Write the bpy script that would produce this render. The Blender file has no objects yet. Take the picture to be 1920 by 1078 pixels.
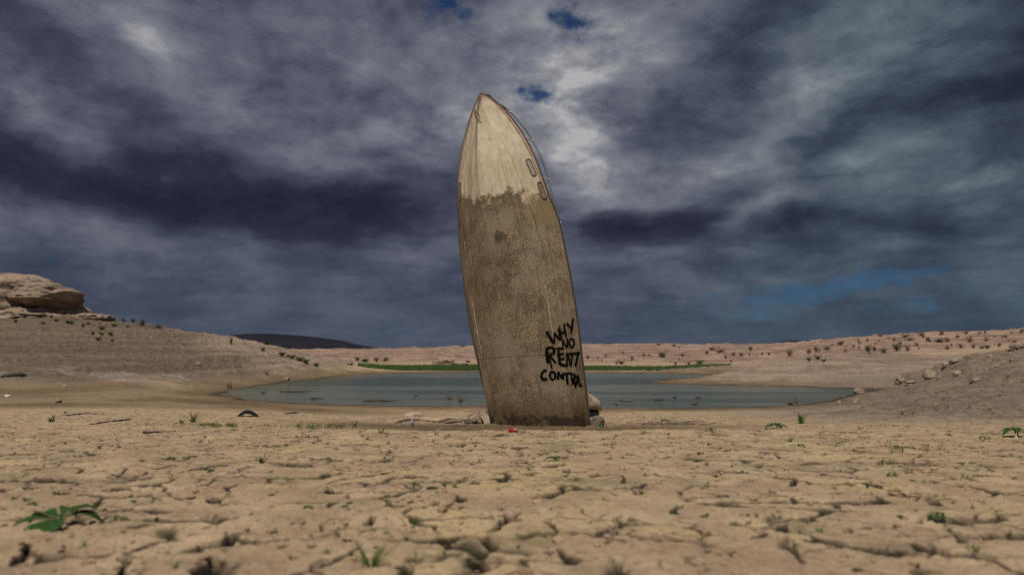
import bpy, bmesh, math, random
import numpy as np
from mathutils import Vector, Matrix
from mathutils.bvhtree import BVHTree

R = math.radians
random.seed(7)
rng = np.random.default_rng(11)
scene = bpy.context.scene
C = scene.collection

# ------------------------------------------------------------------ camera
F = 1280.0                       # focal length in photo pixels (1920 wide) = 24 mm
ZC = 1.6                         # lens height above the water
PITCH = math.atan(116.0 / F)
cam_d = bpy.data.cameras.new("camera")
cam_d.lens = 24.0
cam_d.sensor_width = 36.0
cam_d.clip_start = 0.05
cam_d.clip_end = 30000
cam_d.dof.use_dof = True
cam_d.dof.focus_distance = 12.6
cam_d.dof.aperture_fstop = 2.8
cam = bpy.data.objects.new("camera", cam_d)
cam.location = (0, 0, ZC)
cam.rotation_euler = (R(90) + PITCH, 0, 0)
C.objects.link(cam)
scene.camera = cam

def ray(u, v):
    """direction of photo pixel (u, v), scaled so that its y is 1"""
    a = (u - 960) / F
    b = (539 - v) / F
    cy = math.cos(PITCH) - b * math.sin(PITCH)
    return Vector((a / cy, 1.0, (math.sin(PITCH) + b * math.cos(PITCH)) / cy))

def at(u, v, y):
    d = ray(u, v)
    return Vector((d.x * y, y, ZC + d.z * y))

# ------------------------------------------------------------------ view + sun + sky
scene.view_settings.view_transform = 'Standard'
scene.view_settings.look = 'None'
scene.view_settings.exposure = -0.12
scene.view_settings.gamma = 1.0
scene.cycles.filter_width = 1.15

SUN_TO = Vector((-0.15, -0.42, 0.92)).normalized()
SUN_EL = math.asin(SUN_TO.z)
sun_d = bpy.data.lights.new("sun", 'SUN')
sun_d.energy = 3.35
sun_d.angle = R(0.6)
sun_d.color = (1.0, 0.92, 0.80)
sun = bpy.data.objects.new("sun", sun_d)
sun.rotation_euler = (-SUN_TO).to_track_quat('-Z', 'Y').to_euler()
sun.location = (20, -20, 40)
C.objects.link(sun)


class NT:
    """small node-tree helper"""
    def __init__(self, tree):
        self.t = tree
        self.n = tree.nodes
        self.l = tree.links
    def new(self, kind, **kw):
        nd = self.n.new(kind)
        for k, v in kw.items():
            setattr(nd, k, v)
        return nd
    def put(self, sock, val):
        if isinstance(val, bpy.types.NodeSocket):
            self.l.new(val, sock)
        elif isinstance(val, bpy.types.Node):
            self.l.new(val.outputs[0], sock)
        else:
            if sock.type == 'RGBA' and len(val) == 3:
                val = (*val, 1)
            sock.default_value = val
    def math(self, op, a, b=None, c=None, clamp=False):
        nd = self.new('ShaderNodeMath', operation=op, use_clamp=clamp)
        self.put(nd.inputs[0], a)
        if b is not None: self.put(nd.inputs[1], b)
        if c is not None: self.put(nd.inputs[2], c)
        return nd.outputs[0]
    def vmath(self, op, a, b=None, c=None):
        nd = self.new('ShaderNodeVectorMath', operation=op)
        self.put(nd.inputs[0], a)
        if b is not None: self.put(nd.inputs[1], b)
        if c is not None: self.put(nd.inputs[2], c)
        return nd.outputs[0]
    def scale(self, a, s):
        nd = self.new('ShaderNodeVectorMath', operation='SCALE')
        self.put(nd.inputs[0], a)
        nd.inputs[3].default_value = s
        return nd.outputs[0]
    def noise(self, vec, scale, detail=4, rough=0.55, dist=0.0, color=False):
        nd = self.new('ShaderNodeTexNoise')
        if vec is not None: self.put(nd.inputs['Vector'], vec)
        nd.inputs['Scale'].default_value = scale
        nd.inputs['Detail'].default_value = detail
        nd.inputs['Roughness'].default_value = rough
        nd.inputs['Distortion'].default_value = dist
        return nd.outputs['Color' if color else 'Fac']
    def voro(self, vec, scale, feature='F1', out='Distance'):
        nd = self.new('ShaderNodeTexVoronoi', feature=feature)
        if vec is not None: self.put(nd.inputs['Vector'], vec)
        nd.inputs['Scale'].default_value = scale
        return nd.outputs[out]
    def ramp(self, fac, stops, mode='LINEAR'):
        nd = self.new('ShaderNodeValToRGB')
        cr = nd.color_ramp
        cr.interpolation = mode
        while len(cr.elements) < len(stops):
            cr.elements.new(0.5)
        for e, (p, c) in zip(cr.elements, stops):
            e.position = p
            e.color = (*c, 1) if len(c) == 3 else c
        self.put(nd.inputs[0], fac)
        return nd.outputs[0]
    def step(self, x, lo, hi, a=0.0, b=1.0):
        nd = self.new('ShaderNodeMapRange', interpolation_type='SMOOTHSTEP')
        self.put(nd.inputs[0], x)
        self.put(nd.inputs[1], lo); self.put(nd.inputs[2], hi)
        self.put(nd.inputs[3], a); self.put(nd.inputs[4], b)
        return nd.outputs[0]
    def mix(self, fac, a, b, blend='MIX'):
        nd = self.new('ShaderNodeMix', data_type='RGBA', blend_type=blend)
        self.put(nd.inputs[0], fac)
        self.put(nd.inputs[6], a)
        self.put(nd.inputs[7], b)
        return nd.outputs[2]
    def mapping(self, vec, loc=(0, 0, 0), rot=(0, 0, 0), sc=(1, 1, 1), kind='POINT'):
        nd = self.new('ShaderNodeMapping', vector_type=kind)
        self.put(nd.inputs[0], vec)
        nd.inputs[1].default_value = loc
        nd.inputs[2].default_value = rot
        nd.inputs[3].default_value = sc
        return nd.outputs[0]
    def attr(self, name):
        return self.new('ShaderNodeAttribute', attribute_name=name).outputs['Fac']
    def combine(self, x, y, z=0.0):
        nd = self.new('ShaderNodeCombineXYZ')
        self.put(nd.inputs[0], x); self.put(nd.inputs[1], y); self.put(nd.inputs[2], z)
        return nd.outputs[0]


def srgb(r, g, b):
    def f(c):
        c /= 255.0
        return c / 12.92 if c <= 0.04045 else ((c + 0.055) / 1.055) ** 2.4
    return (f(r), f(g), f(b))


def build_world():
    w = bpy.data.worlds.new("World")
    scene.world = w
    w.use_nodes = True
    N = NT(w.node_tree)
    N.n.clear()
    out = N.new('ShaderNodeOutputWorld')
    bg = N.new('ShaderNodeBackground')
    STR = 0.1
    bg.inputs[1].default_value = STR
    sky = N.new('ShaderNodeTexSky', sky_type='NISHITA', sun_disc=False)
    sky.sun_elevation = SUN_EL
    sky.sun_rotation = math.atan2(SUN_TO.x, SUN_TO.y)
    sky.altitude = 400
    sky.dust_density = 0.6
    sky.ozone_density = 2.0
    gen = N.new('ShaderNodeTexCoord').outputs['Generated']
    sep = N.new('ShaderNodeSeparateXYZ'); N.put(sep.inputs[0], gen)
    x, y, z = sep.outputs
    az = N.math('ARCTAN2', x, y)
    hor = N.math('SQRT', N.math('ADD', N.math('MULTIPLY', x, x), N.math('MULTIPLY', y, y)))
    el = N.math('ARCTAN2', z, hor)
    p = N.combine(az, el)
    # flat cloud deck seen in perspective: features shrink and flatten towards the horizon
    zz = N.math('ADD', N.math('MAXIMUM', z, 0.0), 0.16)
    deck = N.combine(N.math('DIVIDE', x, zz), N.math('DIVIDE', y, zz))
    w1 = N.noise(deck, 0.9, 4, 0.55, color=True)
    w2 = N.noise(N.mapping(p, sc=(1, 1.7, 1)), 7.0, 3, 0.5, color=True)
    half = (0.5, 0.5, 0.5)
    warp = N.vmath('ADD', N.vmath('MULTIPLY', N.vmath('SUBTRACT', w1, half), (0.20, 0.10, 0)),
                   N.vmath('MULTIPLY', N.vmath('SUBTRACT', w2, half), (0.13, 0.055, 0)))
    q = N.vmath('ADD', p, warp)

    def blobs(items, start, gain=1.0):
        acc = start
        for (u, v, ru, rv, rot, amp) in items:
            d = ray(u, v).normalized()
            a0 = math.atan2(d.x, d.y)
            e0 = math.asin(d.z)
            ra, re = ru / F * 0.92, rv / F * 0.95
            m = N.mapping(q, (a0, e0, 0), (0, 0, R(rot)), (ra, re, 1), 'TEXTURE')
            g = N.new('ShaderNodeTexGradient', gradient_type='QUADRATIC_SPHERE')
            N.put(g.inputs[0], m)
            acc = N.math('MULTIPLY_ADD', g.outputs['Fac'], amp * gain, acc)
        return acc

    # (u, v, half width, half height, tilt, brightness)
    light = [
        (1065, 260, 260, 200, -60, .78), (1050, 310, 170, 130, -40, .38), (1090, 120, 230, 160, 20, .62),
        (1190, 80, 300, 170, 15, .50), (950, 90, 260, 170, 0, .38), (880, 200, 260, 130, -15, .42),
        (740, 240, 360, 110, 12, .52), (650, 110, 330, 120, 10, .25), (60, 215, 260, 120, -25, .55),
        (250, 80, 260, 110, -15, .50), (430, 215, 300, 90, 10, .22), (1180, 330, 260, 90, 15, .40),
        (1500, 150, 360, 130, 28, .34), (1650, 60, 330, 130, 28, .30), (1720, 150, 260, 90, 15, .30), (1480, 210, 280, 80, 18, .30),
        (1330, 330, 260, 60, 12, .40), (1420, 385, 240, 45, 12, .48), (1640, 285, 240, 60, 10, .55),
        (1800, 315, 240, 70, 5, .45), (1250, 440, 350, 55, 8, .38), (330, 450, 520, 75, -4, .22), (700, 455, 330, 60, 2, .20),
        (1500, 520, 420, 50, 3, .25), (1380, 270, 200, 60, 25, .25), (1000, 20, 260, 90, 0, .45), (1820, 530, 260, 80, 0, .14),
    ]
    dark = [
        (300, 350, 620, 150, -7, -.72), (640, 395, 560, 95, -3, -.62), (60, 310, 330, 110, -8, -.4),
        (90, 110, 280, 110, -8, -.55), (520, 120, 260, 90, 0, -.18), (1190, 410, 260, 70, 0, -.80),
        (1230, 215, 220, 110, 30, -.30), (1340, 240, 260, 70, 10, -.40), (1420, 60, 260, 140, 30, -.45),
        (1860, 170, 360, 200, 10, -.62), (1580, 225, 300, 70, 5, -.45), (1500, 405, 420, 80, 4, -.40),
        (1750, 400, 420, 70, 0, -.35), (1560, 320, 200, 40, 10, -.25), (200, 540, 520, 110, 0, -.16),
        (960, 560, 900, 90, 0, -.10), (1880, 60, 260, 160, 20, -.3), (1700, 470, 500, 60, 0, -.2),
        (860, 330, 200, 70, 0, -.2),
    ]
    n1 = N.noise(N.mapping(deck, sc=(1.0, 1.35, 1)), 1.6, 7, 0.60, 0.25)
    n2 = N.noise(N.mapping(N.vmath('ADD', p, N.scale(warp, 0.5)), rot=(0, 0, R(-6)), sc=(1, 2.1, 1)), 4.2, 8, 0.54)
    n3 = N.noise(N.mapping(N.vmath('ADD', p, N.scale(warp, 0.35)), rot=(0, 0, R(-8)), sc=(1, 1.9, 1)), 13.0, 9, 0.62)
    n4 = N.noise(N.mapping(p, sc=(1, 1.4, 1)), 30.0, 6, 0.62)
    base = N.math('MULTIPLY_ADD', N.math('SUBTRACT', n1, 0.5), 0.32, 0.395)
    base = N.math('MULTIPLY_ADD', N.math('SUBTRACT', n2, 0.5), 0.50, base)
    lay = blobs(light, 0.0, 0.57)
    lay = blobs(dark, lay, 0.47)
    # the long dark bank on the left and the dark shelf right of the bow have firm edges
    bank = blobs([(240, 330, 760, 150, -8, .9), (620, 385, 560, 95, -3, .9), (1190, 412, 280, 72, 2, 1.0), (1560, 405, 420, 62, 4, .5)], 0.0)
    bank = N.math('MULTIPLY_ADD', N.math('SUBTRACT', n3, 0.5), 0.22, bank)
    lay = N.math('SUBTRACT', lay, N.math('MULTIPLY', N.step(bank, 0.14, 0.46), 0.07))
    glow = blobs([(1060, 255, 230, 190, -55, 1.0), (1110, 120, 200, 130, 20, .7), (990, 200, 120, 90, 0, .5), (1640, 285, 170, 46, 12, .5), (1790, 318, 150, 46, 8, .5), (1420, 385, 170, 36, 12, .5), (50, 215, 220, 90, -28, .6), (230, 80, 170, 70, -20, .5), (1340, 335, 120, 34, 15, .5)], 0.0)
    glow = N.math('MULTIPLY_ADD', N.math('SUBTRACT', n3, 0.5), 1.1, glow)
    lay = N.math('ADD', lay, N.math('MULTIPLY', N.step(glow, 0.05, 0.85), 0.075))
    # puffy billows
    vb = N.new('ShaderNodeTexVoronoi', feature='SMOOTH_F1', voronoi_dimensions='2D')
    N.put(vb.inputs['Vector'], N.mapping(N.vmath('ADD', p, N.scale(warp, 0.9)), rot=(0, 0, R(-10)), sc=(1, 1.7, 1)))
    vb.inputs['Scale'].default_value = 7.0; vb.inputs['Smoothness'].default_value = 0.35
    vb.inputs['Detail'].default_value = 3.0; vb.inputs['Roughness'].default_value = 0.55; vb.inputs['Lacunarity'].default_value = 2.3
    vb.normalize = True
    puff = N.math('SUBTRACT', 0.37, vb.outputs['Distance'])
    base = N.math('MULTIPLY_ADD', puff, 0.42, base)
    # fine structure is stronger where the deck is bright
    fine = N.math('MULTIPLY', N.math('SUBTRACT', n3, 0.5), N.math('MULTIPLY_ADD', N.math('MAXIMUM', lay, 0.0), 1.6, 0.50))
    val = N.math('ADD', N.math('ADD', base, lay), fine)
    col = N.ramp(val, [
        (0.00, srgb(37, 39, 56)), (0.18, srgb(48, 51, 69)), (0.36, srgb(72, 77, 94)), (0.52, srgb(99, 103, 117)),
        (0.72, srgb(126, 128, 138)), (0.92, srgb(158, 160, 164)), (1.0, srgb(178, 179, 181))])
    # far, rain-hazed band low over the horizon
    low = N.step(el, 0.20, 0.0)
    col = N.mix(N.math('MULTIPLY', low, 0.62), col, srgb(66, 77, 96))
    col = N.mix(N.step(az, 0.10, 0.50), col, N.mix(1.0, col, (0.86, 0.98, 0.93), 'MULTIPLY'))
    cloud = N.scale(col, 1.0 / STR)
    # gaps where the blue shows
    gaps = [(1022, 180, 105, 66, 5, 2.0), (836, 16, 110, 60, 0, 1.5), (1105, 48, 150, 54, -15, 1.5), (1040, 30, 60, 26, 0, .8),
            (1570, 545, 380, 50, 2, 1.5), (1660, 528, 200, 46, 5, 1.3), (1420, 548, 160, 32, 0, .9), (1890, 590, 200, 40, 0, .9),
            (1300, 575, 300, 26, 0, .6), (740, 620, 200, 36, 0, .7), (30, 470, 140, 100, 0, .3), (1690, 110, 60, 20, 0, .7)]
    gv = blobs(gaps, 0.0)
    gate = N.step(gv, 0.04, 0.30)
    gv = N.math('ADD', gv, N.math('MULTIPLY_ADD', n4, 3.0, -1.70))
    gv = N.math('ADD', gv, N.math('MULTIPLY_ADD', n2, 1.6, -0.8))
    gm = N.step(gv, 0.0, 1.25, 0.0, 0.95)
    gm = N.math('MULTIPLY', gm, N.math('MULTIPLY', gate, N.step(el, 0.06, 0.22, 0.62, 1.0)))
    skyc = N.vmath('MULTIPLY', sky, (0.10, 0.205, 0.335))
    fin = N.mix(gm, cloud, skyc)
    # the side of the sky behind the camera is open and brighter (that is where the sun stands)
    back = N.step(y, 0.15, -0.7)
    fin = N.mix(N.math('MULTIPLY', back, 0.55), fin, N.scale(sky, 0.6))
    N.put(bg.inputs[0], fin)
    N.put(out.inputs[0], bg)

build_world()

# ------------------------------------------------------------------ numpy noise
_perm = np.random.default_rng(3).permutation(512).astype(np.int64)
_ang = np.random.default_rng(4).uniform(0, 2 * np.pi, 512)
_gx, _gy = np.cos(_ang), np.sin(_ang)

def _h(ix, iy):
    return _perm[(_perm[ix & 511] + iy) & 511]

def perlin(x, y):
    x0 = np.floor(x); y0 = np.floor(y)
    fx, fy = x - x0, y - y0
    ix, iy = x0.astype(np.int64), y0.astype(np.int64)
    u = fx * fx * fx * (fx * (fx * 6 - 15) + 10)
    v = fy * fy * fy * (fy * (fy * 6 - 15) + 10)
    def g(dx, dy):
        h = _h(ix + dx, iy + dy)
        return _gx[h] * (fx - dx) + _gy[h] * (fy - dy)
    a = g(0, 0); b = g(1, 0); c = g(0, 1); d = g(1, 1)
    return (a + (b - a) * u) * (1 - v) + (c + (d - c) * u) * v      # about -0.7 .. 0.7

def fbm(x, y, octaves=4, gain=0.5, lac=2.03):
    s = np.zeros_like(x); a = 1.0
    for i in range(octaves):
        s += a * perlin(x + 17.3 * i, y - 9.1 * i)
        x, y, a = x * lac, y * lac, a * gain
    return s

def voronoi(x, y):
    """F1, F2, id of nearest cell, offset to the nearest seed"""
    ix, iy = np.floor(x).astype(np.int64), np.floor(y).astype(np.int64)
    f1 = np.full(x.shape, 9.0); f2 = np.full(x.shape, 9.0)
    cid = np.zeros(x.shape, np.int64); ox = np.zeros_like(x); oy = np.zeros_like(x)
    for dx in (-1, 0, 1):
        for dy in (-1, 0, 1):
            h = _h(ix + dx, iy + dy)
            px = ix + dx + 0.5 + 0.46 * _gx[h]
            py = iy + dy + 0.5 + 0.46 * _gy[(h * 7 + 3) & 511]
            d = np.hypot(x - px, y - py)
            closer = d < f1
            f2 = np.where(closer, f1, np.minimum(f2, d))
            cid = np.where(closer, h, cid); ox = np.where(closer, x - px, ox); oy = np.where(closer, y - py, oy)
            f1 = np.where(closer, d, f1)
    return f1, f2, cid, ox, oy

def sstep(x, lo, hi):
    t = np.clip((x - lo) / (hi - lo), 0, 1)
    return t * t * (3 - 2 * t)

# ------------------------------------------------------------------ terrain
SHORE = [(428, 738, 24.6), (480, 748, 22), (560, 752.5, 21), (640, 757, 20.1), (760, 758.5, 19.8), (900, 760, 19.5), (1100, 762, 19.1),
         (1300, 763, 19), (1450, 760, 19.5), (1520, 753, 20.9), (1585, 739, 24.4), (1628, 729, 27.6), (1500, 724.5, 29.5),
         (1350, 722, 30.6), (1245, 719, 32), (1210, 715.5, 33.8), (1260, 709, 37.9), (1340, 703, 42.6), (1250, 700, 45.5), (1100, 698, 47.6),
         (900, 697, 48.8), (760, 699, 46.5), (690, 702, 43.6), (640, 706, 40.2), (560, 714, 34.7), (500, 722, 30.6), (445, 730, 27.3)]
shore_xy = np.array([((u - 960) / F * y * 1.004, y) for (u, v, y) in SHORE])

def sdf(x, y, poly):
    """signed distance to a polygon, positive outside"""
    d2 = np.full(x.shape, 1e18); inside = np.zeros(x.shape, bool)
    n = len(poly)
    for i in range(n):
        ax, ay = poly[i]; bx, by = poly[(i + 1) % n]
        ex, ey = bx - ax, by - ay
        t = np.clip(((x - ax) * ex + (y - ay) * ey) / (ex * ex + ey * ey), 0, 1)
        d2 = np.minimum(d2, (x - ax - t * ex) ** 2 + (y - ay - t * ey) ** 2)
        cond = ((ay > y) != (by > y))
        xi = ax + (y - ay) / (by - ay + 1e-12) * ex
        inside ^= cond & (x < xi)
    d = np.sqrt(d2)
    return np.where(inside, -d, d)

CTRL = []                                        # (x, y, z)
def cp(*pts):
    for (u, v, y) in pts:
        p = at(u, v, y); CTRL.append((p.x, p.y, p.z))
for u in (-500, 0, 320, 640, 960, 1280, 1600, 1920, 2400):
    for y in (1.0, 2.2, 4.0, 6.0):
        CTRL.append(((u - 960) / F * y, y, ZC - 0.312 - 0.07 * y))
cp((500, 795, 8), (960, 806, 8), (1400, 803, 8), (700, 803, 8), (1150, 806, 8),
   (500, 786, 10), (700, 796, 10), (960, 803, 10), (1150, 803, 10), (1400, 795, 10),
   (700, 790, 12.5), (860, 796, 12.5), (1012, 798, 12.5), (1140, 797, 12.5), (1300, 789, 12.5),
   (700, 778, 15), (960, 782, 15), (1200, 780, 15), (960, 770, 17.5), (1200, 771, 17.5), (700, 768, 17.5), (1400, 772, 16), (1450, 765, 18.3),
   (1600, 790, 10), (1600, 766, 15), (1590, 750, 20), (1640, 733, 23.5), (1750, 785, 10), (1750, 756, 15), (1750, 728, 20), (1740, 702, 25),
   (1900, 780, 10), (1900, 737, 15), (1900, 700, 20), (1900, 658, 27),
   (1650, 716, 25.5), (1700, 698, 26.5), (1760, 680, 27.5), (1830, 661, 28.8), (1920, 640, 30.2),
   (1700, 722, 33), (1800, 700, 34), (1920, 680, 36),
   (1300, 703, 37), (1380, 690, 41), (1450, 676, 44), (1550, 664, 46), (1640, 660, 47), (1700, 664, 47), (1760, 668, 47), (1900, 672, 48),
   (1400, 705, 34.5), (1500, 699, 35), (1600, 690, 37), (1700, 686, 39), (1550, 714, 31), (1640, 716, 30.5), (1500, 680, 41), (1600, 674, 42),
   (1450, 682, 52), (1640, 668, 54), (1800, 668, 56),
   (1100, 691, 54), (1250, 690, 56), (1350, 688, 57), (1400, 682, 62), (1100, 677, 75), (1200, 676, 75), (1350, 674, 78), (1450, 669, 80),
   (1100, 660, 105), (1250, 660, 105), (1350, 662, 105), (1480, 658, 100),
   (1100, 646, 150), (1200, 645, 150), (1300, 647, 150), (1400, 648, 150), (1450, 645, 140), (1520, 641, 130), (1600, 634, 120),
   (1680, 627, 110), (1800, 624, 105), (1920, 618, 100), (1600, 650, 88), (1700, 647, 84), (1850, 641, 78), (1920, 633, 78),
   (600, 657, 160), (700, 657, 150), (800, 653, 140), (880, 650, 140), (960, 648, 145), (620, 665, 120), (760, 670, 100), (880, 664, 100),
   (840, 668, 70), (770, 682, 64), (890, 680, 63), (700, 689, 55), (800, 692, 54), (900, 691, 54), (1000, 691, 54), (960, 676, 75),
   (690, 697, 44), (640, 685, 45), (560, 662, 46), (500, 646, 47), (430, 631, 48), (360, 621, 49), (300, 614, 49), (240, 608, 49),
   (200, 602, 48), (150, 590, 47), (100, 584, 46), (0, 578, 45),
   (0, 640, 38), (100, 641, 38), (200, 650, 38), (300, 661, 37), (400, 674, 36), (500, 691, 37), (600, 699, 41),
   (0, 700, 29), (150, 703, 28.5), (300, 706, 28.5), (400, 713, 29), (450, 723, 29), (0, 741, 20), (200, 742, 20), (350, 746, 20),
   (0, 772, 13), (300, 770, 14), (500, 774, 14), (0, 790, 9.5), (250, 790, 9.5),
   (430, 642, 58), (200, 622, 60), (0, 604, 58), (600, 676, 58),
   (-300, 705, 26), (-300, 610, 40), (-300, 550, 47), (-300, 600, 65), (-700, 705, 20), (-700, 520, 36),
   (2200, 770, 9), (2200, 610, 27), (2200, 590, 32), (2200, 600, 100), (2600, 700, 14), (2600, 560, 26))
for th in (-75, -110, -150, 180, 150, 110, 75):
    for r_ in (1.0, 5.0, 15.0, 50.0, 150.0):
        CTRL.append((r_ * math.sin(R(th)), r_ * math.cos(R(th)), 1.25 + 0.03 * min(r_, 80)))
for th in range(-180, 180, 15):
    for r_, zz in ((450.0, 1.0), (1500.0, 0.5), (6000.0, 0.0)):
        CTRL.append((r_ * math.sin(R(th)), r_ * math.cos(R(th)), zz))
CTRL = np.array(CTRL)

def emb(x, y):
    r = np.hypot(x, y) + 1e-9
    return np.stack([2.6 * x / r, 2.6 * y / r, np.log(r)], -1)
_E = emb(CTRL[:, 0], CTRL[:, 1])
_D = np.linalg.norm(_E[:, None] - _E[None], axis=-1)
_W = np.linalg.solve(_D + np.eye(len(_D)) * -0.004, CTRL[:, 2] - CTRL[:, 2].mean())
def macro(x, y):
    e = emb(x, y); out = np.zeros(len(e))
    for i in range(0, len(e), 20000):
        d = np.linalg.norm(e[i:i + 20000, None] - _E[None], axis=-1)
        out[i:i + 20000] = d @ _W
    return out + CTRL[:, 2].mean()

th_f = np.arange(-46, 46.001, 0.085)
th_b = np.concatenate([np.arange(46.3, 84, 0.33), np.linspace(84.5, 275.5, 64), np.arange(276, 313.8, 0.33)])
TH = np.radians(np.concatenate([th_f, th_b]))
def geo(a, b, k):
    return np.exp(np.linspace(np.log(a), np.log(b), max(2, int(np.log(b / a) / k))))[:-1]
RR = np.concatenate([geo(0.3, 0.95, 0.02), geo(0.95, 4.5, 0.0024), geo(4.5, 9, 0.0036), geo(9, 70, 0.0085), geo(70, 220, 0.014), geo(220, 6000, 0.09), [6000.0]])
nT, nR = len(TH), len(RR)
nF = len(th_f)
# the macro shape is interpolated on a coarse polar grid, smoothed, then sampled finely
cth = np.radians(np.arange(-180, 180, 1.5)); clr = np.linspace(np.log(0.3), np.log(6000), 230)
CT, CL = np.meshgrid(cth, clr, indexing='ij')
cz = macro((np.exp(CL) * np.sin(CT)).ravel(), (np.exp(CL) * np.cos(CT)).ravel()).reshape(CT.shape)
for _ in range(1):
    cz = (np.roll(cz, 1, 0) + 2 * cz + np.roll(cz, -1, 0)) / 4
    cz[:, 1:-1] = (cz[:, :-2] + 2 * cz[:, 1:-1] + cz[:, 2:]) / 4
def macro_fast(th, lr):
    a = ((th + np.pi) % (2 * np.pi)) / R(1.5); b = (lr - clr[0]) / (clr[1] - clr[0])
    i = np.floor(a).astype(int); j = np.clip(np.floor(b).astype(int), 0, len(clr) - 2)
    fa, fb = a - i, np.clip(b - j, 0, 1)
    i0 = i % len(cth); i1 = (i + 1) % len(cth)
    return (cz[i0, j] * (1 - fa) * (1 - fb) + cz[i1, j] * fa * (1 - fb) + cz[i0, j + 1] * (1 - fa) * fb + cz[i1, j + 1] * fa * fb)

GT, GR = np.meshgrid(TH, RR, indexing='xy')       # rows are radii
GX, GY = GR * np.sin(GT), GR * np.cos(GT)
x, y, r = GX.ravel(), GY.ravel(), GR.ravel()
mz = macro_fast(GT.ravel(), np.log(r))
# shoreline with a natural wobble
near_lake = (r > 14) & (r < 75)
sd = np.full(x.shape, 50.0)
wob = 0.35 * fbm(x[near_lake] * 0.55, y[near_lake] * 0.4, 4)
sd[near_lake] = sdf(x[near_lake], y[near_lake], shore_xy) + wob
far_blend = sstep(sd, 0.0, 3.5)
land = far_blend * np.maximum(mz, 0.02 + 0.012 * np.clip(sd, 0, 4)) + (1 - far_blend) * 0.035 * np.clip(sd, 0, 4)
z = np.where(sd > 0, land, -np.minimum(0.6, 0.07 * -sd))

sx = x / np.maximum(y, 0.1) * F + 960            # bearing, only used to tell the hillsides apart
bearing = np.where(y > 0, sx, 99999)
hill_l = sstep(mz + 0.10 * fbm(x * 0.25, y * 0.25, 3), 0.16, 0.62) * sstep(-x, 8.0, 14.0) * sstep(r, 20, 28) * (1 - sstep(r, 70, 90))
slope_r = sstep(x - 0.33 * y + 0.5 * fbm(x * 0.4, y * 0.4, 3), -0.8, 4.6) * sstep(r, 8, 15) * (1 - sstep(y, 29, 33))
mid_r = sstep(x, 6.5, 11) * sstep(y, 29, 33) * (1 - sstep(y, 55, 62)) * sstep(sd, 0.2, 2.5)
far = sstep(y, 58, 75)
hills = np.clip(hill_l + slope_r + mid_r + far, 0, 1)
# rubble, gullies and terraces of the hillsides
fade = sstep(sd, 0.3, 4.0)
mid = (r > 9) & (r < 260)
zz = np.zeros_like(z)
xm, ym, rm = x[mid], y[mid], r[mid]
zz[mid] = (0.16 * fbm(xm * 0.16, ym * 0.16, 4) * np.clip(rm / 40, 0.3, 3) + 0.17 * np.abs(fbm(xm * 0.9, ym * 0.9, 4, 0.6)) +
           0.085 * fbm(xm * 3.1, ym * 3.1, 3, 0.6))
z += zz * hills * fade
ter = z[mid] / 0.34 + 1.3 * fbm(xm * 0.09, ym * 0.09, 4)
st = np.floor(ter) + sstep(ter - np.floor(ter), 0.25, 0.75) - ter
z[mid] += 0.19 * st * hills[mid] * fade[mid] * (0.35 + 0.65 * sstep(fbm(xm * 0.11 + 5, ym * 0.11, 2), -0.35, 0.3))
fr = (r > 60) & (r < 260)
z[fr] += sstep(y[fr], 60, 90) * (0.5 * np.abs(fbm(x[fr] * 0.05, y[fr] * 0.05, 5, 0.6)) + 0.12 * fbm(x[fr] * 0.4, y[fr] * 0.4, 3) - 0.12)

# cracked mud in front
nr = r < 21
xn, yn, rn = x[nr], y[nr], r[nr]
flat = (1 - hills[nr]) * sstep(sd[nr], 0.1, 1.6)
wx = xn + 0.10 * fbm(xn * 2.3, yn * 2.3, 3, 0.6) + 0.012 * fbm(xn * 9, yn * 9, 2, 0.5)
wy = yn + 0.10 * fbm(xn * 2.3 + 40, yn * 2.3, 3, 0.6) + 0.012 * fbm(xn * 9 + 9, yn * 9, 2, 0.5)
f1, f2, cid, ox, oy = voronoi(wx / 0.235, wy / 0.235)
e1 = (f2 - f1) * 0.1175
brk = sstep(fbm(xn * 5.2 + 61, yn * 5.2, 3, 0.6), -0.32, 0.0)
msk = sstep(fbm(xn * 1.15 + 3, yn * 1.15, 3, 0.65), -0.60, 0.16)
wid = (0.0012 + 0.0052 * msk ** 1.4) * (0.5 + 1.1 * sstep(fbm(xn * 5 + 31, yn * 5, 2), -0.3, 0.5))
crack = (1 - sstep(e1, wid * 0.35, wid * 1.25 + 0.005)) * sstep(msk, 0.03, 0.30) * brk
g1, g2, cid2, ox2, oy2 = voronoi(wx / 0.085 + 7, wy / 0.075)
e2 = (g2 - g1) * 0.04
msk2 = sstep(fbm(xn * 2.1 - 9, yn * 2.1, 3, 0.6), -0.12, 0.36)
crack2 = (1 - sstep(e2, 0.0010, 0.0055)) * msk2 * sstep(fbm(xn * 6.5 + 2, yn * 6.5, 2), -0.15, 0.25)
p1, p2, pid, _u, _v = voronoi(xn / 0.36 + 31, yn / 0.36 + 3)
pr = np.where(_gx[pid] > 0.72, 0.006 + 0.018 * np.abs(_gy[pid]), 0.0) * (1 + 0.9 * fbm(xn * 13, yn * 13, 1))
pit = 1 - sstep(p1 * 0.36, pr * 0.6, pr * 1.15 + 0.002)
pit *= (pr > 0)
tilt = 0.016 * (_gx[cid] * ox + _gy[cid] * oy) + 0.0035 * _gx[(cid * 3) & 511] * (0.35 + msk)
tilt = tilt * (1 - np.exp(-(e1 / 0.02) ** 2))
lump = 0.013 * fbm(xn * 2.2, yn * 2.2, 3, 0.55) + 0.0055 * fbm(xn * 8, yn * 8, 3, 0.6) + 0.0038 * fbm(xn * 27, yn * 27, 3, 0.62)
fur = np.abs(fbm(xn * 4.6 + 70, yn * 4.6, 3, 0.55))
furrow = (1 - sstep(fur, 0.0, 0.10)) * (0.25 + 0.75 * msk2)
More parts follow.
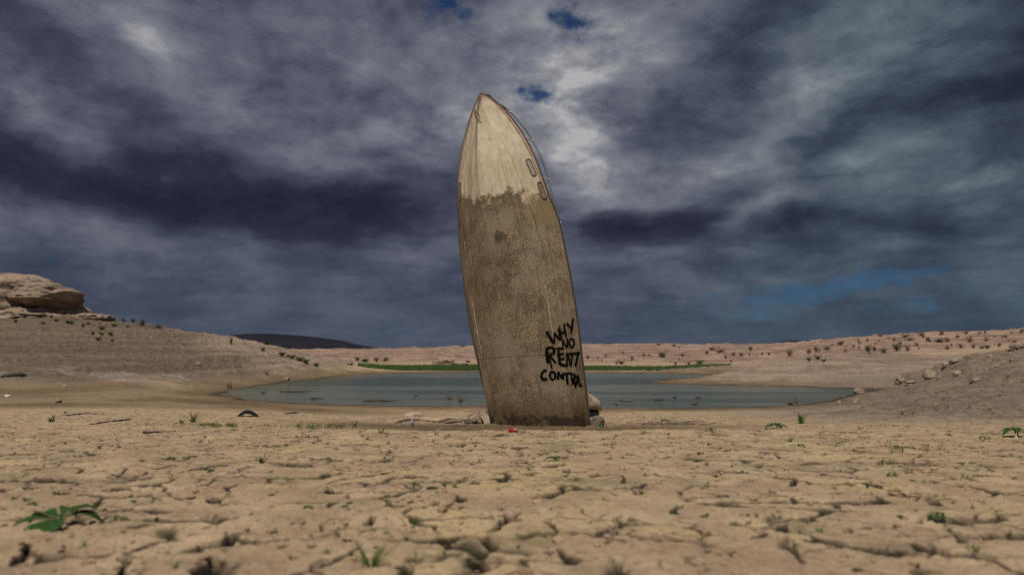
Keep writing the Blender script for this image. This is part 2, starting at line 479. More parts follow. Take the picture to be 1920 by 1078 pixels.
dep = np.clip(0.015 + 0.0016 * rn, 0, 0.038)
dz = tilt + lump - 0.004 * furrow - dep * (0.6 + 0.8 * msk) * crack - 0.010 * crack2 - 0.020 * pit
line_shade = (1 - sstep(e1, wid * 0.8 + 0.001, wid * 1.6 + 0.007)) * sstep(msk, 0.02, 0.22) * brk  # painted shade of the cracks, spread wider than their carved shape
dark = np.maximum(np.maximum(line_shade, 0.85 * (1 - sstep(e2, 0.003, 0.008)) * msk2 * sstep(fbm(xn * 6.5 + 2, yn * 6.5, 2), -0.15, 0.25)), 1 - sstep(p1 * 0.36, pr * 0.9, pr * 1.3 + 0.003) * 1.0)
dark = np.where((pr <= 0) & (line_shade < dark) & (p1 * 0.36 < 0.004), line_shade, dark)
# mud heaped against the foot of the boat
_q = np.stack([xn - 1012 * 0 - at(1012, 797, 12.5).x, yn - 12.5], 1)
_l = _q[:, 0] * math.cos(R(28)) - _q[:, 1] * math.sin(R(28)); _w = -_q[:, 0] * math.sin(R(28)) - _q[:, 1] * math.cos(R(28))
_d = np.hypot(np.maximum(np.abs(_l) - 0.92, 0), np.maximum(np.abs(_w - 0.22) - 0.24, 0))
dz += np.exp(-(_d / 0.16) ** 2) * (0.012 + 0.04 * np.abs(fbm(xn * 5, yn * 5, 3)))
# the named big cracks and holes of the foreground
BIG = [([(367, 1032), (392, 1020), (425, 1012), (462, 998)], .024, .075), ([(218, 917), (236, 912)], .022, .06), ([(402, 940), (410, 930)], .018, .055),
       ([(240, 915), (275, 925), (305, 930)], .007, .03), ([(924, 990), (945, 976), (962, 966)], .014, .06), ([(902, 1000), (912, 1015), (926, 1030)], .009, .05),
       ([(862, 992), (905, 995), (924, 989)], .005, .03), ([(962, 966), (985, 960), (1015, 958)], .005, .03), ([(905, 1058), (911, 1050)], .016, .06),
       ([(1466, 1012), (1480, 1028), (1497, 1042), (1508, 1058)], .010, .05), ([(1508, 1045), (1570, 1027), (1660, 1034), (1740, 1040), (1800, 1036)], .006, .03),
       ([(1350, 922), (1390, 928), (1430, 935), (1480, 935), (1515, 940), (1550, 951)], .008, .04), ([(1488, 911), (1490, 905)], .014, .05),
       ([(1596, 987), (1640, 988), (1668, 987)], .009, .035), ([(1672, 902), (1690, 905), (1715, 902)], .012, .05), ([(1720, 1075), (1735, 1062), (1755, 1058)], .012, .05),
       ([(1005, 933), (1025, 929), (1040, 925), (1058, 916)], .010, .045), ([(765, 878), (785, 874), (808, 869)], .008, .04), ([(678, 905), (700, 902), (730, 897)], .008, .04),
       ([(1075, 952), (1105, 970), (1150, 977), (1200, 977)], .006, .03), ([(1180, 914), (1198, 923), (1240, 925)], .010, .045), ([(0, 1060), (30, 1048), (60, 1030)], .010, .05),
       ([(85, 1046), (95, 1040)], .014, .055), ([(150, 885), (180, 882), (200, 880)], .010, .035), ([(220, 888), (232, 882), (240, 878)], .008, .035), ([(265, 905), (290, 898), (310, 893)], .008, .035),
       ([(430, 868), (450, 867), (468, 862)], .008, .035), ([(0, 914), (14, 910)], .014, .05), ([(1690, 857), (1720, 858), (1745, 866)], .010, .04), ([(1845, 1000), (1862, 1010)], .014, .05),
       ([(680, 982), (690, 976), (702, 970)], .009, .04), ([(812, 953), (820, 945)], .013, .05), ([(855, 940), (870, 930), (876, 928)], .010, .04), ([(668, 852), (690, 857), (720, 857)], .008, .035),
       ([(1040, 917), (1062, 912)], .014, .045), ([(945, 898), (962, 890)], .014, .04), ([(180, 876), (183, 872)], .012, .045), ([(464, 895), (472, 890)], .014, .045), ([(588, 830), (602, 822)], .013, .045)]
def near_ground(u, v):
    d = ray(u, v)
    t = -0.312 / (d.z + 0.07)
    return (d.x * t, t)
for pts, wd, dp in BIG:
    P = np.array([near_ground(*q) for q in pts])
    lo, hi = P.min(0) - 0.2, P.max(0) + 0.2
    s = np.where((xn > lo[0]) & (xn < hi[0]) & (yn > lo[1]) & (yn < hi[1]))[0]
    if not len(s): continue
    px = xn[s] + 0.016 * fbm(xn[s] * 11, yn[s] * 11, 2, 0.4); py = yn[s] + 0.016 * fbm(xn[s] * 11 + 50, yn[s] * 11, 2, 0.4)
    dd = np.full(len(s), 9.0)
    for a, b in zip(P[:-1], P[1:]):
        e = b - a; t = np.clip(((px - a[0]) * e[0] + (py - a[1]) * e[1]) / (e @ e), 0, 1)
        dd = np.minimum(dd, np.hypot(px - a[0] - t * e[0], py - a[1] - t * e[1]))
    ww = wd * (0.45 + 1.1 * sstep(fbm(xn[s] * 9 + 3, yn[s] * 9, 2), -0.4, 0.5))
    k = 1 - sstep(dd, ww * 0.35, ww * 1.35)
    dz[s] = dz[s] * (1 - k) - dp * 1.25 * k
    dark[s] = np.maximum(dark[s], sstep(k, 0.02, 0.35))  # painted shade inside the big cracks and holes
z[nr] += dz * flat * (1 - 0.55 * sstep(rn, 9, 13)) * (1 - sstep(sd[nr], 9, 0) * 0.75)
crack_shade = np.zeros_like(z); crack_shade[nr] = dark * flat * (1 - sstep(rn, 13, 19))
lip = (r < 9.5) & (r > 5) & (y > 0)              # the low broken bank in front of the boat
z[lip] += 0.035 * (1 - sstep(y[lip] + 0.35 * fbm(x[lip] * 0.8, y[lip] * 0.8, 3), 6.35, 6.75)) * sstep(y[lip], 5.0, 6.3) * sstep(x[lip], -2.6, -1.2) * (1 - sstep(x[lip], 2.6, 4.0))
ZG = z.reshape(nR, nT)

def hz(px, py):
    """height of the finished ground"""
    th = math.atan2(px, py); rr = math.hypot(px, py)
    if th < TH[0]: th += 2 * math.pi
    i = int(np.clip(np.searchsorted(TH, th) - 1, 0, nT - 2)); j = int(np.clip(np.searchsorted(RR, rr) - 1, 0, nR - 2))
    a = min(max((th - TH[i]) / (TH[i + 1] - TH[i]), 0), 1); b = min(max((rr - RR[j]) / (RR[j + 1] - RR[j]), 0), 1)
    return float((ZG[j, i] * (1 - a) + ZG[j, i + 1] * a) * (1 - b) + (ZG[j + 1, i] * (1 - a) + ZG[j + 1, i + 1] * a) * b)

def ground_at(u, v, ymin=0.8):
    """the first point of the ground seen at photo pixel (u, v)"""
    d = ray(u, v); t = ymin
    while t < 400:
        if ZC + d.z * t <= hz(d.x * t, t):
            break
        t *= 1.004
    t0 = t / 1.004
    for _ in range(8):
        tm = (t0 + t) / 2
        if ZC + d.z * tm <= hz(d.x * tm, tm): t = tm
        else: t0 = tm
    return Vector((d.x * t, t, hz(d.x * t, t)))

# ------------------------------------------------------------------ object helpers
def mesh_obj(name, verts, faces, mat=None, parent=None, smooth=True):
    me = bpy.data.meshes.new(name)
    me.from_pydata([tuple(v) for v in verts], [], faces)
    me.update()
    return link(name, me, mat, parent, smooth)

def link(name, me, mat=None, parent=None, smooth=True):
    if mat is not None and not me.materials: me.materials.append(mat)
    if smooth is not None:
        me.polygons.foreach_set('use_smooth', [smooth] * len(me.polygons))
    o = bpy.data.objects.new(name, me)
    C.objects.link(o)
    if parent is not None: o.parent = parent
    return o

def bm_obj(name, bm, mat=None, parent=None, smooth=True, sharp=None):
    bmesh.ops.recalc_face_normals(bm, faces=bm.faces)
    if sharp is not None:
        for e in bm.edges:
            if len(e.link_faces) == 2 and e.calc_face_angle(0) > R(sharp): e.smooth = False
    me = bpy.data.meshes.new(name)
    bm.to_mesh(me); bm.free()
    return link(name, me, mat, parent, smooth)

def tag(o, label, cat, group=None, kind=None):
    o['label'] = label; o['category'] = cat
    if group: o['group'] = group
    if kind: o['kind'] = kind
    return o

def empty(name, loc=(0, 0, 0), rot=(0, 0, 0)):
    o = bpy.data.objects.new(name, None)
    o.location = loc; o.rotation_euler = rot; o.empty_display_size = 0.1
    C.objects.link(o)
    return o

def add_tube(bm, pts, rad, seg=8, cap=True):
    pts = [Vector(p) for p in pts]
    n = len(pts)
    rads = rad if isinstance(rad, (list, tuple)) else [rad] * n
    rings = []; prev = None
    for i, p in enumerate(pts):
        t = (pts[min(i + 1, n - 1)] - pts[max(i - 1, 0)]).normalized()
        a = prev if prev is not None else (Vector((0, 0, 1)) if abs(t.z) < 0.9 else Vector((1, 0, 0)))
        a = (a - t * a.dot(t)).normalized(); b = t.cross(a); prev = a
        rings.append([bm.verts.new(p + (a * math.cos(k / seg * 2 * math.pi) + b * math.sin(k / seg * 2 * math.pi)) * rads[i]) for k in range(seg)])
    for r0, r1 in zip(rings[:-1], rings[1:]):
        for k in range(seg):
            bm.faces.new((r0[k], r0[(k + 1) % seg], r1[(k + 1) % seg], r1[k]))
    if cap:
        bm.faces.new(rings[0][::-1]); bm.faces.new(rings[-1])

def spline(pts, n):
    """Catmull-Rom through pts, n samples"""
    P = np.array(pts, float)
    P = np.vstack([2 * P[0] - P[1], P, 2 * P[-1] - P[-2]])
    out = []
    for k in np.linspace(0, len(pts) - 1 - 1e-6, n):
        i = int(k); t = k - i
        p0, p1, p2, p3 = P[i:i + 4]
        out.append(0.5 * (2 * p1 + (p2 - p0) * t + (2 * p0 - 5 * p1 + 4 * p2 - p3) * t * t + (3 * p1 - p0 - 3 * p2 + p3) * t ** 3))
    return np.array(out)

def rock_bm(sub, size, rough=0.22, facet=0.5, seed=0, strata=0.0):
    from mathutils import noise as mn
    bm = bmesh.new()
    bmesh.ops.create_icosphere(bm, subdivisions=sub, radius=1.0)
    rs = random.Random(seed)
    off = Vector((rs.uniform(-50, 50), rs.uniform(-50, 50), rs.uniform(-50, 50)))
    planes = [(Vector((rs.gauss(0, 1), rs.gauss(0, 1), rs.gauss(0, .8))).normalized(), rs.uniform(0.62, 0.95)) for _ in range(9)]
    for v in bm.verts:
        p = v.co.copy()
        for n, d in planes:
            s = p.dot(n)
            if s > d: p -= n * (s - d) * facet * 1.6
        k = 1 + rough * mn.fractal(p * 1.3 + off, 1.0, 2.0, 4) * 0.8 + rough * 0.4 * mn.noise(p * 5 + off)
        if strata: k *= 1 + strata * mn.noise(Vector((p.x * .5, p.y * .5, p.z * 6)) + off)
        p *= k
        v.co = Vector((p.x * size[0], p.y * size[1], p.z * size[2]))
    return bm

# ------------------------------------------------------------------ materials
def new_mat(name):
    m = bpy.data.materials.new(name)
    m.use_nodes = True
    N = NT(m.node_tree)
    N.n.clear()
    out = N.new('ShaderNodeOutputMaterial')
    bs = N.new('ShaderNodeBsdfPrincipled')
    N.put(out.inputs[0], bs)
    bs.inputs['Specular IOR Level'].default_value = 0.25
    return m, N, bs, out

def bump(N, bs, h, strength, dist):
    b = N.new('ShaderNodeBump')
    b.inputs['Strength'].default_value = strength
    b.inputs['Distance'].default_value = dist
    N.put(b.inputs['Height'], h)
    N.put(bs.inputs['Normal'], b)

def simple_mat(name, c1, c2, scale=20.0, rough=0.85, bmp=0.4, bdist=0.01, c3=None, metallic=0.0):
    m, N, bs, _ = new_mat(name)
    co = N.new('ShaderNodeTexCoord').outputs['Object']
    n = N.noise(co, scale, 6, 0.62)
    col = N.mix(N.step(n, 0.35, 0.65), c1, c2)
    if c3: col = N.mix(N.step(N.noise(co, scale * 4.3, 4, 0.6), 0.52, 0.66), col, c3)
    rnd = N.new('ShaderNodeObjectInfo').outputs['Random']
    hsv = N.new('ShaderNodeHueSaturation')
    N.put(hsv.inputs['Value'], N.math('MULTIPLY_ADD', rnd, 0.35, 0.82))
    N.put(hsv.inputs['Color'], col)
    N.put(bs.inputs['Base Color'], hsv.outputs[0])
    bs.inputs['Roughness'].default_value = rough
    bs.inputs['Metallic'].default_value = metallic
    if bmp: bump(N, bs, N.noise(co, scale * 2.5, 6, 0.65), bmp, bdist)
    return m

def ground_material():
    m, N, bs, _ = new_mat("dry_lakebed")
    co = N.new('ShaderNodeTexCoord').outputs['Object']
    sep = N.new('ShaderNodeSeparateXYZ'); N.put(sep.inputs[0], co)
    n_big = N.noise(co, 0.5, 5, 0.6)
    n_mid = N.noise(co, 3.5, 6, 0.62)
    n_fin = N.noise(co, 28, 6, 0.65)
    n_vf = N.noise(co, 130, 4, 0.65)
    mud = N.mix(N.step(n_mid, 0.34, 0.66), (0.395, 0.280, 0.180), (0.545, 0.410, 0.262))
    mud = N.mix(N.math('MULTIPLY', N.step(N.noise(co, 1.3, 6, 0.66), 0.50, 0.66), 0.65), mud, (0.57, 0.440, 0.225))
    mud = N.mix(N.math('MULTIPLY', N.step(N.noise(N.mapping(co, (9, 4, 0)), 2.2, 6, 0.66), 0.56, 0.70), 0.5), mud, (0.30, 0.215, 0.165))
    mud = N.mix(N.math('MULTIPLY', N.step(n_fin, 0.50, 0.66), 0.55), mud, (0.22, 0.150, 0.10))
    mud = N.mix(N.math('MULTIPLY', N.attr('crack'), 0.98), mud, (0.026, 0.019, 0.013))  # shade inside cracks and pits put into the mud colour
    # hills: pale silt with strand lines that follow the height
    band_v = N.combine(N.math('MULTIPLY', sep.outputs[0], 0.11), N.math('MULTIPLY', sep.outputs[1], 0.11), N.math('MULTIPLY', sep.outputs[2], 3.6))
    band = N.noise(band_v, 1.0, 8, 0.70, 0.9)
    n_hill = N.noise(N.mapping(co, sc=(1, 1, 2.2)), 0.9, 8, 0.68)
    hill = N.mix(N.step(band, 0.36, 0.62), (0.265, 0.19, 0.14), (0.44, 0.335, 0.25))
    hill = N.mix(N.math('MULTIPLY', N.step(n_hill, 0.48, 0.68), 0.65), hill, (0.20, 0.145, 0.11))
    speck = N.voro(co, 4.2, 'F1', 'Color')
    hill = N.mix(N.math('MULTIPLY', N.step(N.noise(co, 6.5, 5, 0.7), 0.54, 0.66), 0.6), hill, (0.15, 0.11, 0.085))
    left = N.mix(N.step(band, 0.38, 0.64), (0.150, 0.108, 0.076), (0.240, 0.176, 0.126))  # brown of the left hill, darkened for the cloud shade on it
    left = N.mix(N.math('MULTIPLY', N.step(N.noise(co, 2.2, 8, 0.76), 0.50, 0.61), 0.72), left, (0.080, 0.058, 0.043))
    left = N.mix(N.math('MULTIPLY', N.step(N.noise(co, 6, 6, 0.75), 0.56, 0.66), 0.7), left, (0.33, 0.25, 0.19))
    grey = N.mix(N.step(n_hill, 0.38, 0.62), (0.225, 0.168, 0.122), (0.335, 0.256, 0.190))
    grey = N.mix(N.math('MULTIPLY', N.step(N.noise(co, 7, 7, 0.76), 0.52, 0.63), 0.75), grey, (0.095, 0.074, 0.058))
    grey = N.mix(N.math('MULTIPLY', N.step(N.noise(N.mapping(co, sc=(.35, 1.4, 1)), 3.2, 7, 0.75), 0.56, 0.66), 0.7), grey, (0.36, 0.31, 0.27))
    pink = N.mix(N.step(band, 0.42, 0.60), (0.27, 0.175, 0.13), (0.46, 0.32, 0.235))
    pink = N.mix(N.math('MULTIPLY', N.step(N.noise(co, 0.35, 7, 0.7), 0.50, 0.62), 0.75), pink, (0.17, 0.12, 0.09))
    wet = N.mix(N.step(n_mid, 0.35, 0.65), (0.135, 0.088, 0.046), (0.200, 0.132, 0.072))
    col = N.mix(N.attr('hill'), mud, hill)
    col = N.mix(N.attr('far'), col, pink)
    col = N.mix(N.attr('left'), col, left)
    col = N.mix(N.attr('grey'), col, grey)
    col = N.mix(N.attr('salt'), col, (0.42, 0.35, 0.30))
    wa = N.math('MULTIPLY', N.attr('wet'), N.step(N.math('MULTIPLY_ADD', n_mid, 0.5, N.attr('wet')), 0.35, 0.75))
    col = N.mix(wa, col, wet)
    col = N.mix(N.attr('edge'), col, (0.060, 0.042, 0.026))
    col = N.mix(N.attr('moss'), col, (0.060, 0.092, 0.024))
    col = N.mix(N.math('MULTIPLY', N.math('SUBTRACT', n_vf, 0.40), 2.2, clamp=True), col, N.mix(1.0, col, (0.55, 0.52, 0.48), 'MULTIPLY'))
    N.put(bs.inputs['Base Color'], col)
    N.put(bs.inputs['Roughness'], N.math('MULTIPLY_ADD', wa, -0.12, 0.93))
    h = N.math('ADD', N.math('MULTIPLY', n_fin, 1.0), N.math('MULTIPLY', n_vf, 0.35))
    h = N.math('ADD', h, N.math('MULTIPLY', N.math('MULTIPLY', N.noise(co, 5.5, 8, 0.75), N.attr('hill')), 9.0))
    bump(N, bs, h, 0.85, 0.014)
    return m

M = {}
M['ground'] = ground_material()
M['rock'] = simple_mat("pale_rock", (0.30, 0.225, 0.165), (0.42, 0.33, 0.24), 3.0, 0.95, 0.7, 0.04, (0.20, 0.145, 0.105))
M['stone'] = simple_mat("grey_stone", (0.20, 0.16, 0.13), (0.33, 0.27, 0.215), 6.0, 0.95, 0.6, 0.02)
M['outcrop'] = simple_mat("layered_rock", (0.24, 0.175, 0.125), (0.36, 0.275, 0.20), 0.9, 0.95, 0.9, 0.12, (0.15, 0.105, 0.075))
M['wood'] = simple_mat("bleached_wood", (0.36, 0.265, 0.195), (0.48, 0.37, 0.275), 5.0, 0.9, 0.5, 0.01, (0.25, 0.175, 0.125))
M['darkwood'] = simple_mat("dark_wood", (0.055, 0.045, 0.036), (0.11, 0.09, 0.075), 8.0, 0.9, 0.5, 0.01)
M['plank'] = simple_mat("weathered_plank", (0.17, 0.125, 0.09), (0.30, 0.23, 0.17), 7.0, 0.9, 0.5, 0.008, (0.09, 0.065, 0.05))
M['twig'] = simple_mat("dry_twig", (0.11, 0.085, 0.066), (0.20, 0.155, 0.12), 20.0, 0.9, 0.0)
M['black'] = simple_mat("black_rubber", (0.010, 0.010, 0.012), (0.020, 0.019, 0.02), 12.0, 0.75, 0.3)
M['pale'] = simple_mat("faded_fibreglass", (0.42, 0.32, 0.23), (0.52, 0.41, 0.30), 3.0, 0.7, 0.3, 0.01, (0.34, 0.215, 0.14))
M['litter'] = simple_mat("white_litter", (0.6, 0.57, 0.52), (0.72, 0.69, 0.64), 6.0, 0.7, 0.0)

def leaf_mat(name, c1, c2, trans=0.25):
    m, N, bs, out = new_mat(name)
    co = N.new('ShaderNodeTexCoord').outputs['Object']
    g = N.new('ShaderNodeNewGeometry').outputs['Random Per Island']
    col = N.mix(g, c1, c2)
    rnd = N.new('ShaderNodeObjectInfo').outputs['Random']
    hsv = N.new('ShaderNodeHueSaturation')
    N.put(hsv.inputs['Value'], N.math('MULTIPLY_ADD', rnd, 0.5, 0.75))
    N.put(hsv.inputs['Hue'], N.math('MULTIPLY_ADD', rnd, 0.03, 0.485))
    N.put(hsv.inputs['Color'], col)
    N.put(bs.inputs['Base Color'], hsv.outputs[0])
    bs.inputs['Roughness'].default_value = 0.6
    tr = N.new('ShaderNodeBsdfTranslucent'); N.put(tr.inputs[0], hsv.outputs[0])
    mx = N.new('ShaderNodeMixShader'); mx.inputs[0].default_value = trans
    N.put(mx.inputs[1], bs); N.put(mx.inputs[2], tr); N.put(out.inputs[0], mx)
    return m
M['leaf'] = leaf_mat("green_leaf", (0.020, 0.052, 0.011), (0.042, 0.092, 0.020))
M['grass'] = leaf_mat("green_blade", (0.048, 0.100, 0.020), (0.110, 0.160, 0.042))
M['drygrass'] = leaf_mat("dry_blade", (0.30, 0.22, 0.10), (0.42, 0.32, 0.16))
M['shrub_green'] = leaf_mat("green_shrub_leaf", (0.035, 0.070, 0.016), (0.075, 0.125, 0.030))
M['shrub_brown'] = leaf_mat("brown_shrub_leaf", (0.17, 0.125, 0.08), (0.26, 0.195, 0.125))
M['shrub_olive'] = leaf_mat("olive_shrub_leaf", (0.095, 0.085, 0.035), (0.16, 0.145, 0.065))

# ------------------------------------------------------------------ ground mesh
def build_ground():
    verts = np.stack([x, y, z], 1)
    cz0 = hz(0, 0.31)
    verts = np.vstack([verts, [[0, 0, cz0]]])
    ii = np.arange(nR - 1)[:, None]; jj = np.arange(nT)[None, :]
    a = ii * nT + jj; b = ii * nT + (jj + 1) % nT
    quads = np.stack([a, b, b + nT, a + nT], -1).reshape(-1, 4)[:, ::-1]
    c = len(verts) - 1
    j = np.arange(nT)
    tris = np.stack([np.full(nT, c), j, (j + 1) % nT], -1)[:, ::-1]
    me = bpy.data.meshes.new("ground")
    nq, ntri = len(quads), len(tris)
    me.vertices.add(len(verts)); me.vertices.foreach_set('co', verts.astype(np.float32).ravel())
    me.loops.add(nq * 4 + ntri * 3); me.loops.foreach_set('vertex_index', np.concatenate([quads.ravel(), tris.ravel()]).astype(np.int32))
    me.polygons.add(nq + ntri)
    me.polygons.foreach_set('loop_start', np.concatenate([np.arange(nq) * 4, nq * 4 + np.arange(ntri) * 3]).astype(np.int32))
    me.update(calc_edges=True)
    me.validate()
    n1 = fbm(x * 0.3, y * 0.3, 4)
    left = hill_l * (1 - sstep(bearing + 60 * n1 + (mz - 2.0) * 55, 330, 470))  # where the cloud shade is painted into the left hill's colour
    # damp mud: round the lake and in the dip where the boat stands
    wob = fbm(x * 0.8, y * 0.8, 4)
    mudflat = (1 - hills)
    wet = (1 - sstep(sd + 0.9 * wob, 0.6, 3.4)) * 0.95
    wetL = sstep(y, 13.0, 16.5) * (1 - sstep(y, 25, 28)) * sstep(-x, 0, 5) * (0.62 + 0.38 * sstep(n1, -.3, .3)) * mudflat
    dip = np.exp(-(((x - 0.1) / 2.6) ** 2 + ((y - 9.9) / 2.9) ** 2) * (1.0 + 0.4 * wob)) * 1.6 * sstep(y + 0.35 * fbm(x * 0.8, y * 0.8, 3), 6.4, 6.9)
    wet = np.clip(np.maximum(np.maximum(wet * (1 - 0.75 * slope_r), wetL), dip), 0, 1)
    edge = (1 - sstep(np.abs(sd - 0.12 + 0.25 * wob), 0.10, 0.45)) * sstep(fbm(x * 0.5 + 4, y * 0.5, 3), -0.6, 0.0) * 0.95
    salt = np.exp(-((y + 0.18 * x + 3 * n1 * 0.6 - 25.3) / 1.1) ** 2) * sstep(fbm(x * 0.45, y * 1.4, 4), -0.1, 0.4) * sstep(-x, 8, 11) * 0.8
    moss = sstep(fbm(x * 1.7 + 8, y * 1.7, 4, 0.6), 0.22, 0.5) * 0.2 * (r < 8)
    gu = bearing + 25 * wob
    green = sstep(gu, 672, 700) * (1 - sstep(gu, 1290, 1370)) * sstep(y + 0.7 * wob, 49.6, 50.4) * (1 - sstep(y + 1.8 * wob, 58.5, 60.5)) * (r < 80)
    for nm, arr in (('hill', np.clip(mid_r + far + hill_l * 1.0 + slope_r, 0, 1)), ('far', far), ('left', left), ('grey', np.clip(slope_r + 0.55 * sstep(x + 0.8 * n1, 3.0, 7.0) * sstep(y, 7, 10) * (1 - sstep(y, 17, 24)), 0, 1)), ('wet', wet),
                    ('edge', edge), ('salt', salt), ('moss', np.maximum(moss, green)), ('crack', crack_shade)):
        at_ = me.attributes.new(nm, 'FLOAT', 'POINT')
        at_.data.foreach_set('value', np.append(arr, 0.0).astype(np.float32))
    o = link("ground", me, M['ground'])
    o['kind'] = 'structure'
build_ground()

# ------------------------------------------------------------------ water
def build_water():
    m, N, bs, _ = new_mat("lake_water")
    co = N.new('ShaderNodeTexCoord').outputs['Object']
    band = N.noise(N.mapping(co, sc=(0.035, 0.16, 1)), 1.0, 5, 0.62, 0.6)
    col = N.mix(N.step(band, 0.44, 0.54), (0.046, 0.070, 0.048), (0.125, 0.135, 0.105))
    N.put(bs.inputs['Base Color'], col)
    bs.inputs['Roughness'].default_value = 0.16
    bs.inputs['IOR'].default_value = 1.33
    bs.inputs['Specular IOR Level'].default_value = 0.32
    h = N.math('ADD', N.noise(N.mapping(co, sc=(0.55, 1, 1)), 5.0, 4, 0.6), N.math('MULTIPLY', N.noise(N.mapping(co, sc=(0.3, 1, 1)), 1.6, 3, 0.5), 1.6))
    bump(N, bs, h, 0.9, 0.06)
    cx, cy = shore_xy.mean(0)
    ring = []
    for (px, py) in shore_xy:
        d = Vector((px - cx, py - cy)); d *= 1 + 1.2 / d.length
        ring.append((cx + d.x, cy + d.y, 0.0))
    bm = bmesh.new()
    vs = [bm.verts.new(p) for p in ring]
    f = bm.faces.new(vs)
    bmesh.ops.triangulate(bm, faces=[f])
    o = bm_obj("water", bm, m, smooth=False)
    if o.data.polygons[0].normal.z < 0: o.data.flip_normals()
    o['kind'] = 'structure'
build_water()

# ------------------------------------------------------------------ far mountains
def mountain(name, sil, dist, depth, mat, seed):
    """a ridge: silhouette (u, v) at the given distance, real flanks before and behind"""
    us = np.linspace(sil[0][0], sil[-1][0], 90)
    vs = np.interp(us, [s[0] for s in sil], [s[1] for s in sil])
    rows = [(-1.0, 0.0), (-0.7, 0.25), (-0.42, 0.55), (-0.2, 0.88), (0.0, 1.0), (0.35, 1.0), (0.7, 0.5), (1.0, 0.0)]
    verts, faces = [], []
    for k, (dd, hh) in enumerate(rows):
        for i, (u, v) in enumerate(zip(us, vs)):
            p = at(u, v, dist); top = max(p.z, 1)
            gul = perlin(np.array([u * 0.06 + seed]), np.array([k * 0.7]))[0]
            yy = dist + dd * depth * (1 + 0.25 * gul)
            verts.append((p.x, yy, top * hh * (1 + (0.25 * gul if 0 < hh < 1 else 0)) - (8 if hh == 0 else 0)))
    n = len(us)
    for k in range(len(rows) - 1):
        for i in range(n - 1):
            a = k * n + i
            faces.append((a, a + 1, a + 1 + n, a + n))
    o = mesh_obj(name, verts, faces, mat)
    o['kind'] = 'structure'
M['mountain'] = simple_mat("cloud_shaded_mountain", (0.009, 0.009, 0.018), (0.017, 0.015, 0.025), 0.004, 1.0, 0.0)  # cloud shade over the far mountains is put into this colour
mountain("mountain", [(395, 657), (420, 634), (445, 627), (480, 625), (520, 626), (560, 629), (590, 633), (625, 637), (655, 645), (690, 651), (725, 655.5)], 4200, 600, M['mountain'], 0)
mountain("mountain", [(1450, 655), (1468, 645), (1480, 641), (1492, 638), (1502, 639.5), (1515, 639), (1530, 641), (1550, 645), (1580, 655)], 5200, 500, M['mountain'], 9)

# ------------------------------------------------------------------ the boat
BASE = at(1012, 797, 12.5)
TIP = at(922, 191, 13.25)
AX = (TIP - BASE).normalized()
LV = (TIP - BASE).length
PHI = R(28)
W0 = Vector((-math.sin(PHI), -math.cos(PHI), 0))
WV = (W0 - AX * W0.dot(AX)).normalized()
LAT = AX.cross(WV).normalized()
# local axes: x = lateral, y = keel side (w), z = up the boat; origin at the waterline of the mud
BOAT_M = Matrix((LAT, WV, AX)).transposed().to_4x4()
BOAT_M.translation = BASE
S_ST = [0.0, .12, .25, .6, 1.1, 1.6, 2.2, 3.0, 4.2, 5.6, LV, LV + 0.45]
S_B = [0.012, .15, .262, .485, .71, .858, .958, 1.08, 1.10, 1.02, .96, .94]
S_GW = [.42, .39, .365, .335, .32, .30, .26, .16, .13, .05, 0, 0]
S_C = [0.004, .012, .03, .13, .35, .54, .66, .79, .85, .84, .815, .81]
S_CW = [.44, .46, .475, .49, .545, .575, .56, .49, .44, .37, .33, .32]
S_K = [.45, .53, .60, .73, .87, .98, 1.02, .92, .72, .58, .52, .50]

def hermite(xs, ys, q):
    xs, ys = np.array(xs), np.array(ys)
    d = np.diff(ys) / np.diff(xs)
    m = np.concatenate([[d[0]], np.where(d[:-1] * d[1:] > 0, 2 * d[:-1] * d[1:] / (d[:-1] + d[1:] + 1e-12), 0), [d[-1]]])
    i = np.clip(np.searchsorted(xs, q) - 1, 0, len(xs) - 2)
    h = xs[i + 1] - xs[i]; t = (q - xs[i]) / h
    return ((2 * t**3 - 3 * t**2 + 1) * ys[i] + (t**3 - 2 * t**2 + t) * h * m[i] + (-2 * t**3 + 3 * t**2) * ys[i + 1] + (t**3 - t**2) * h * m[i + 1])

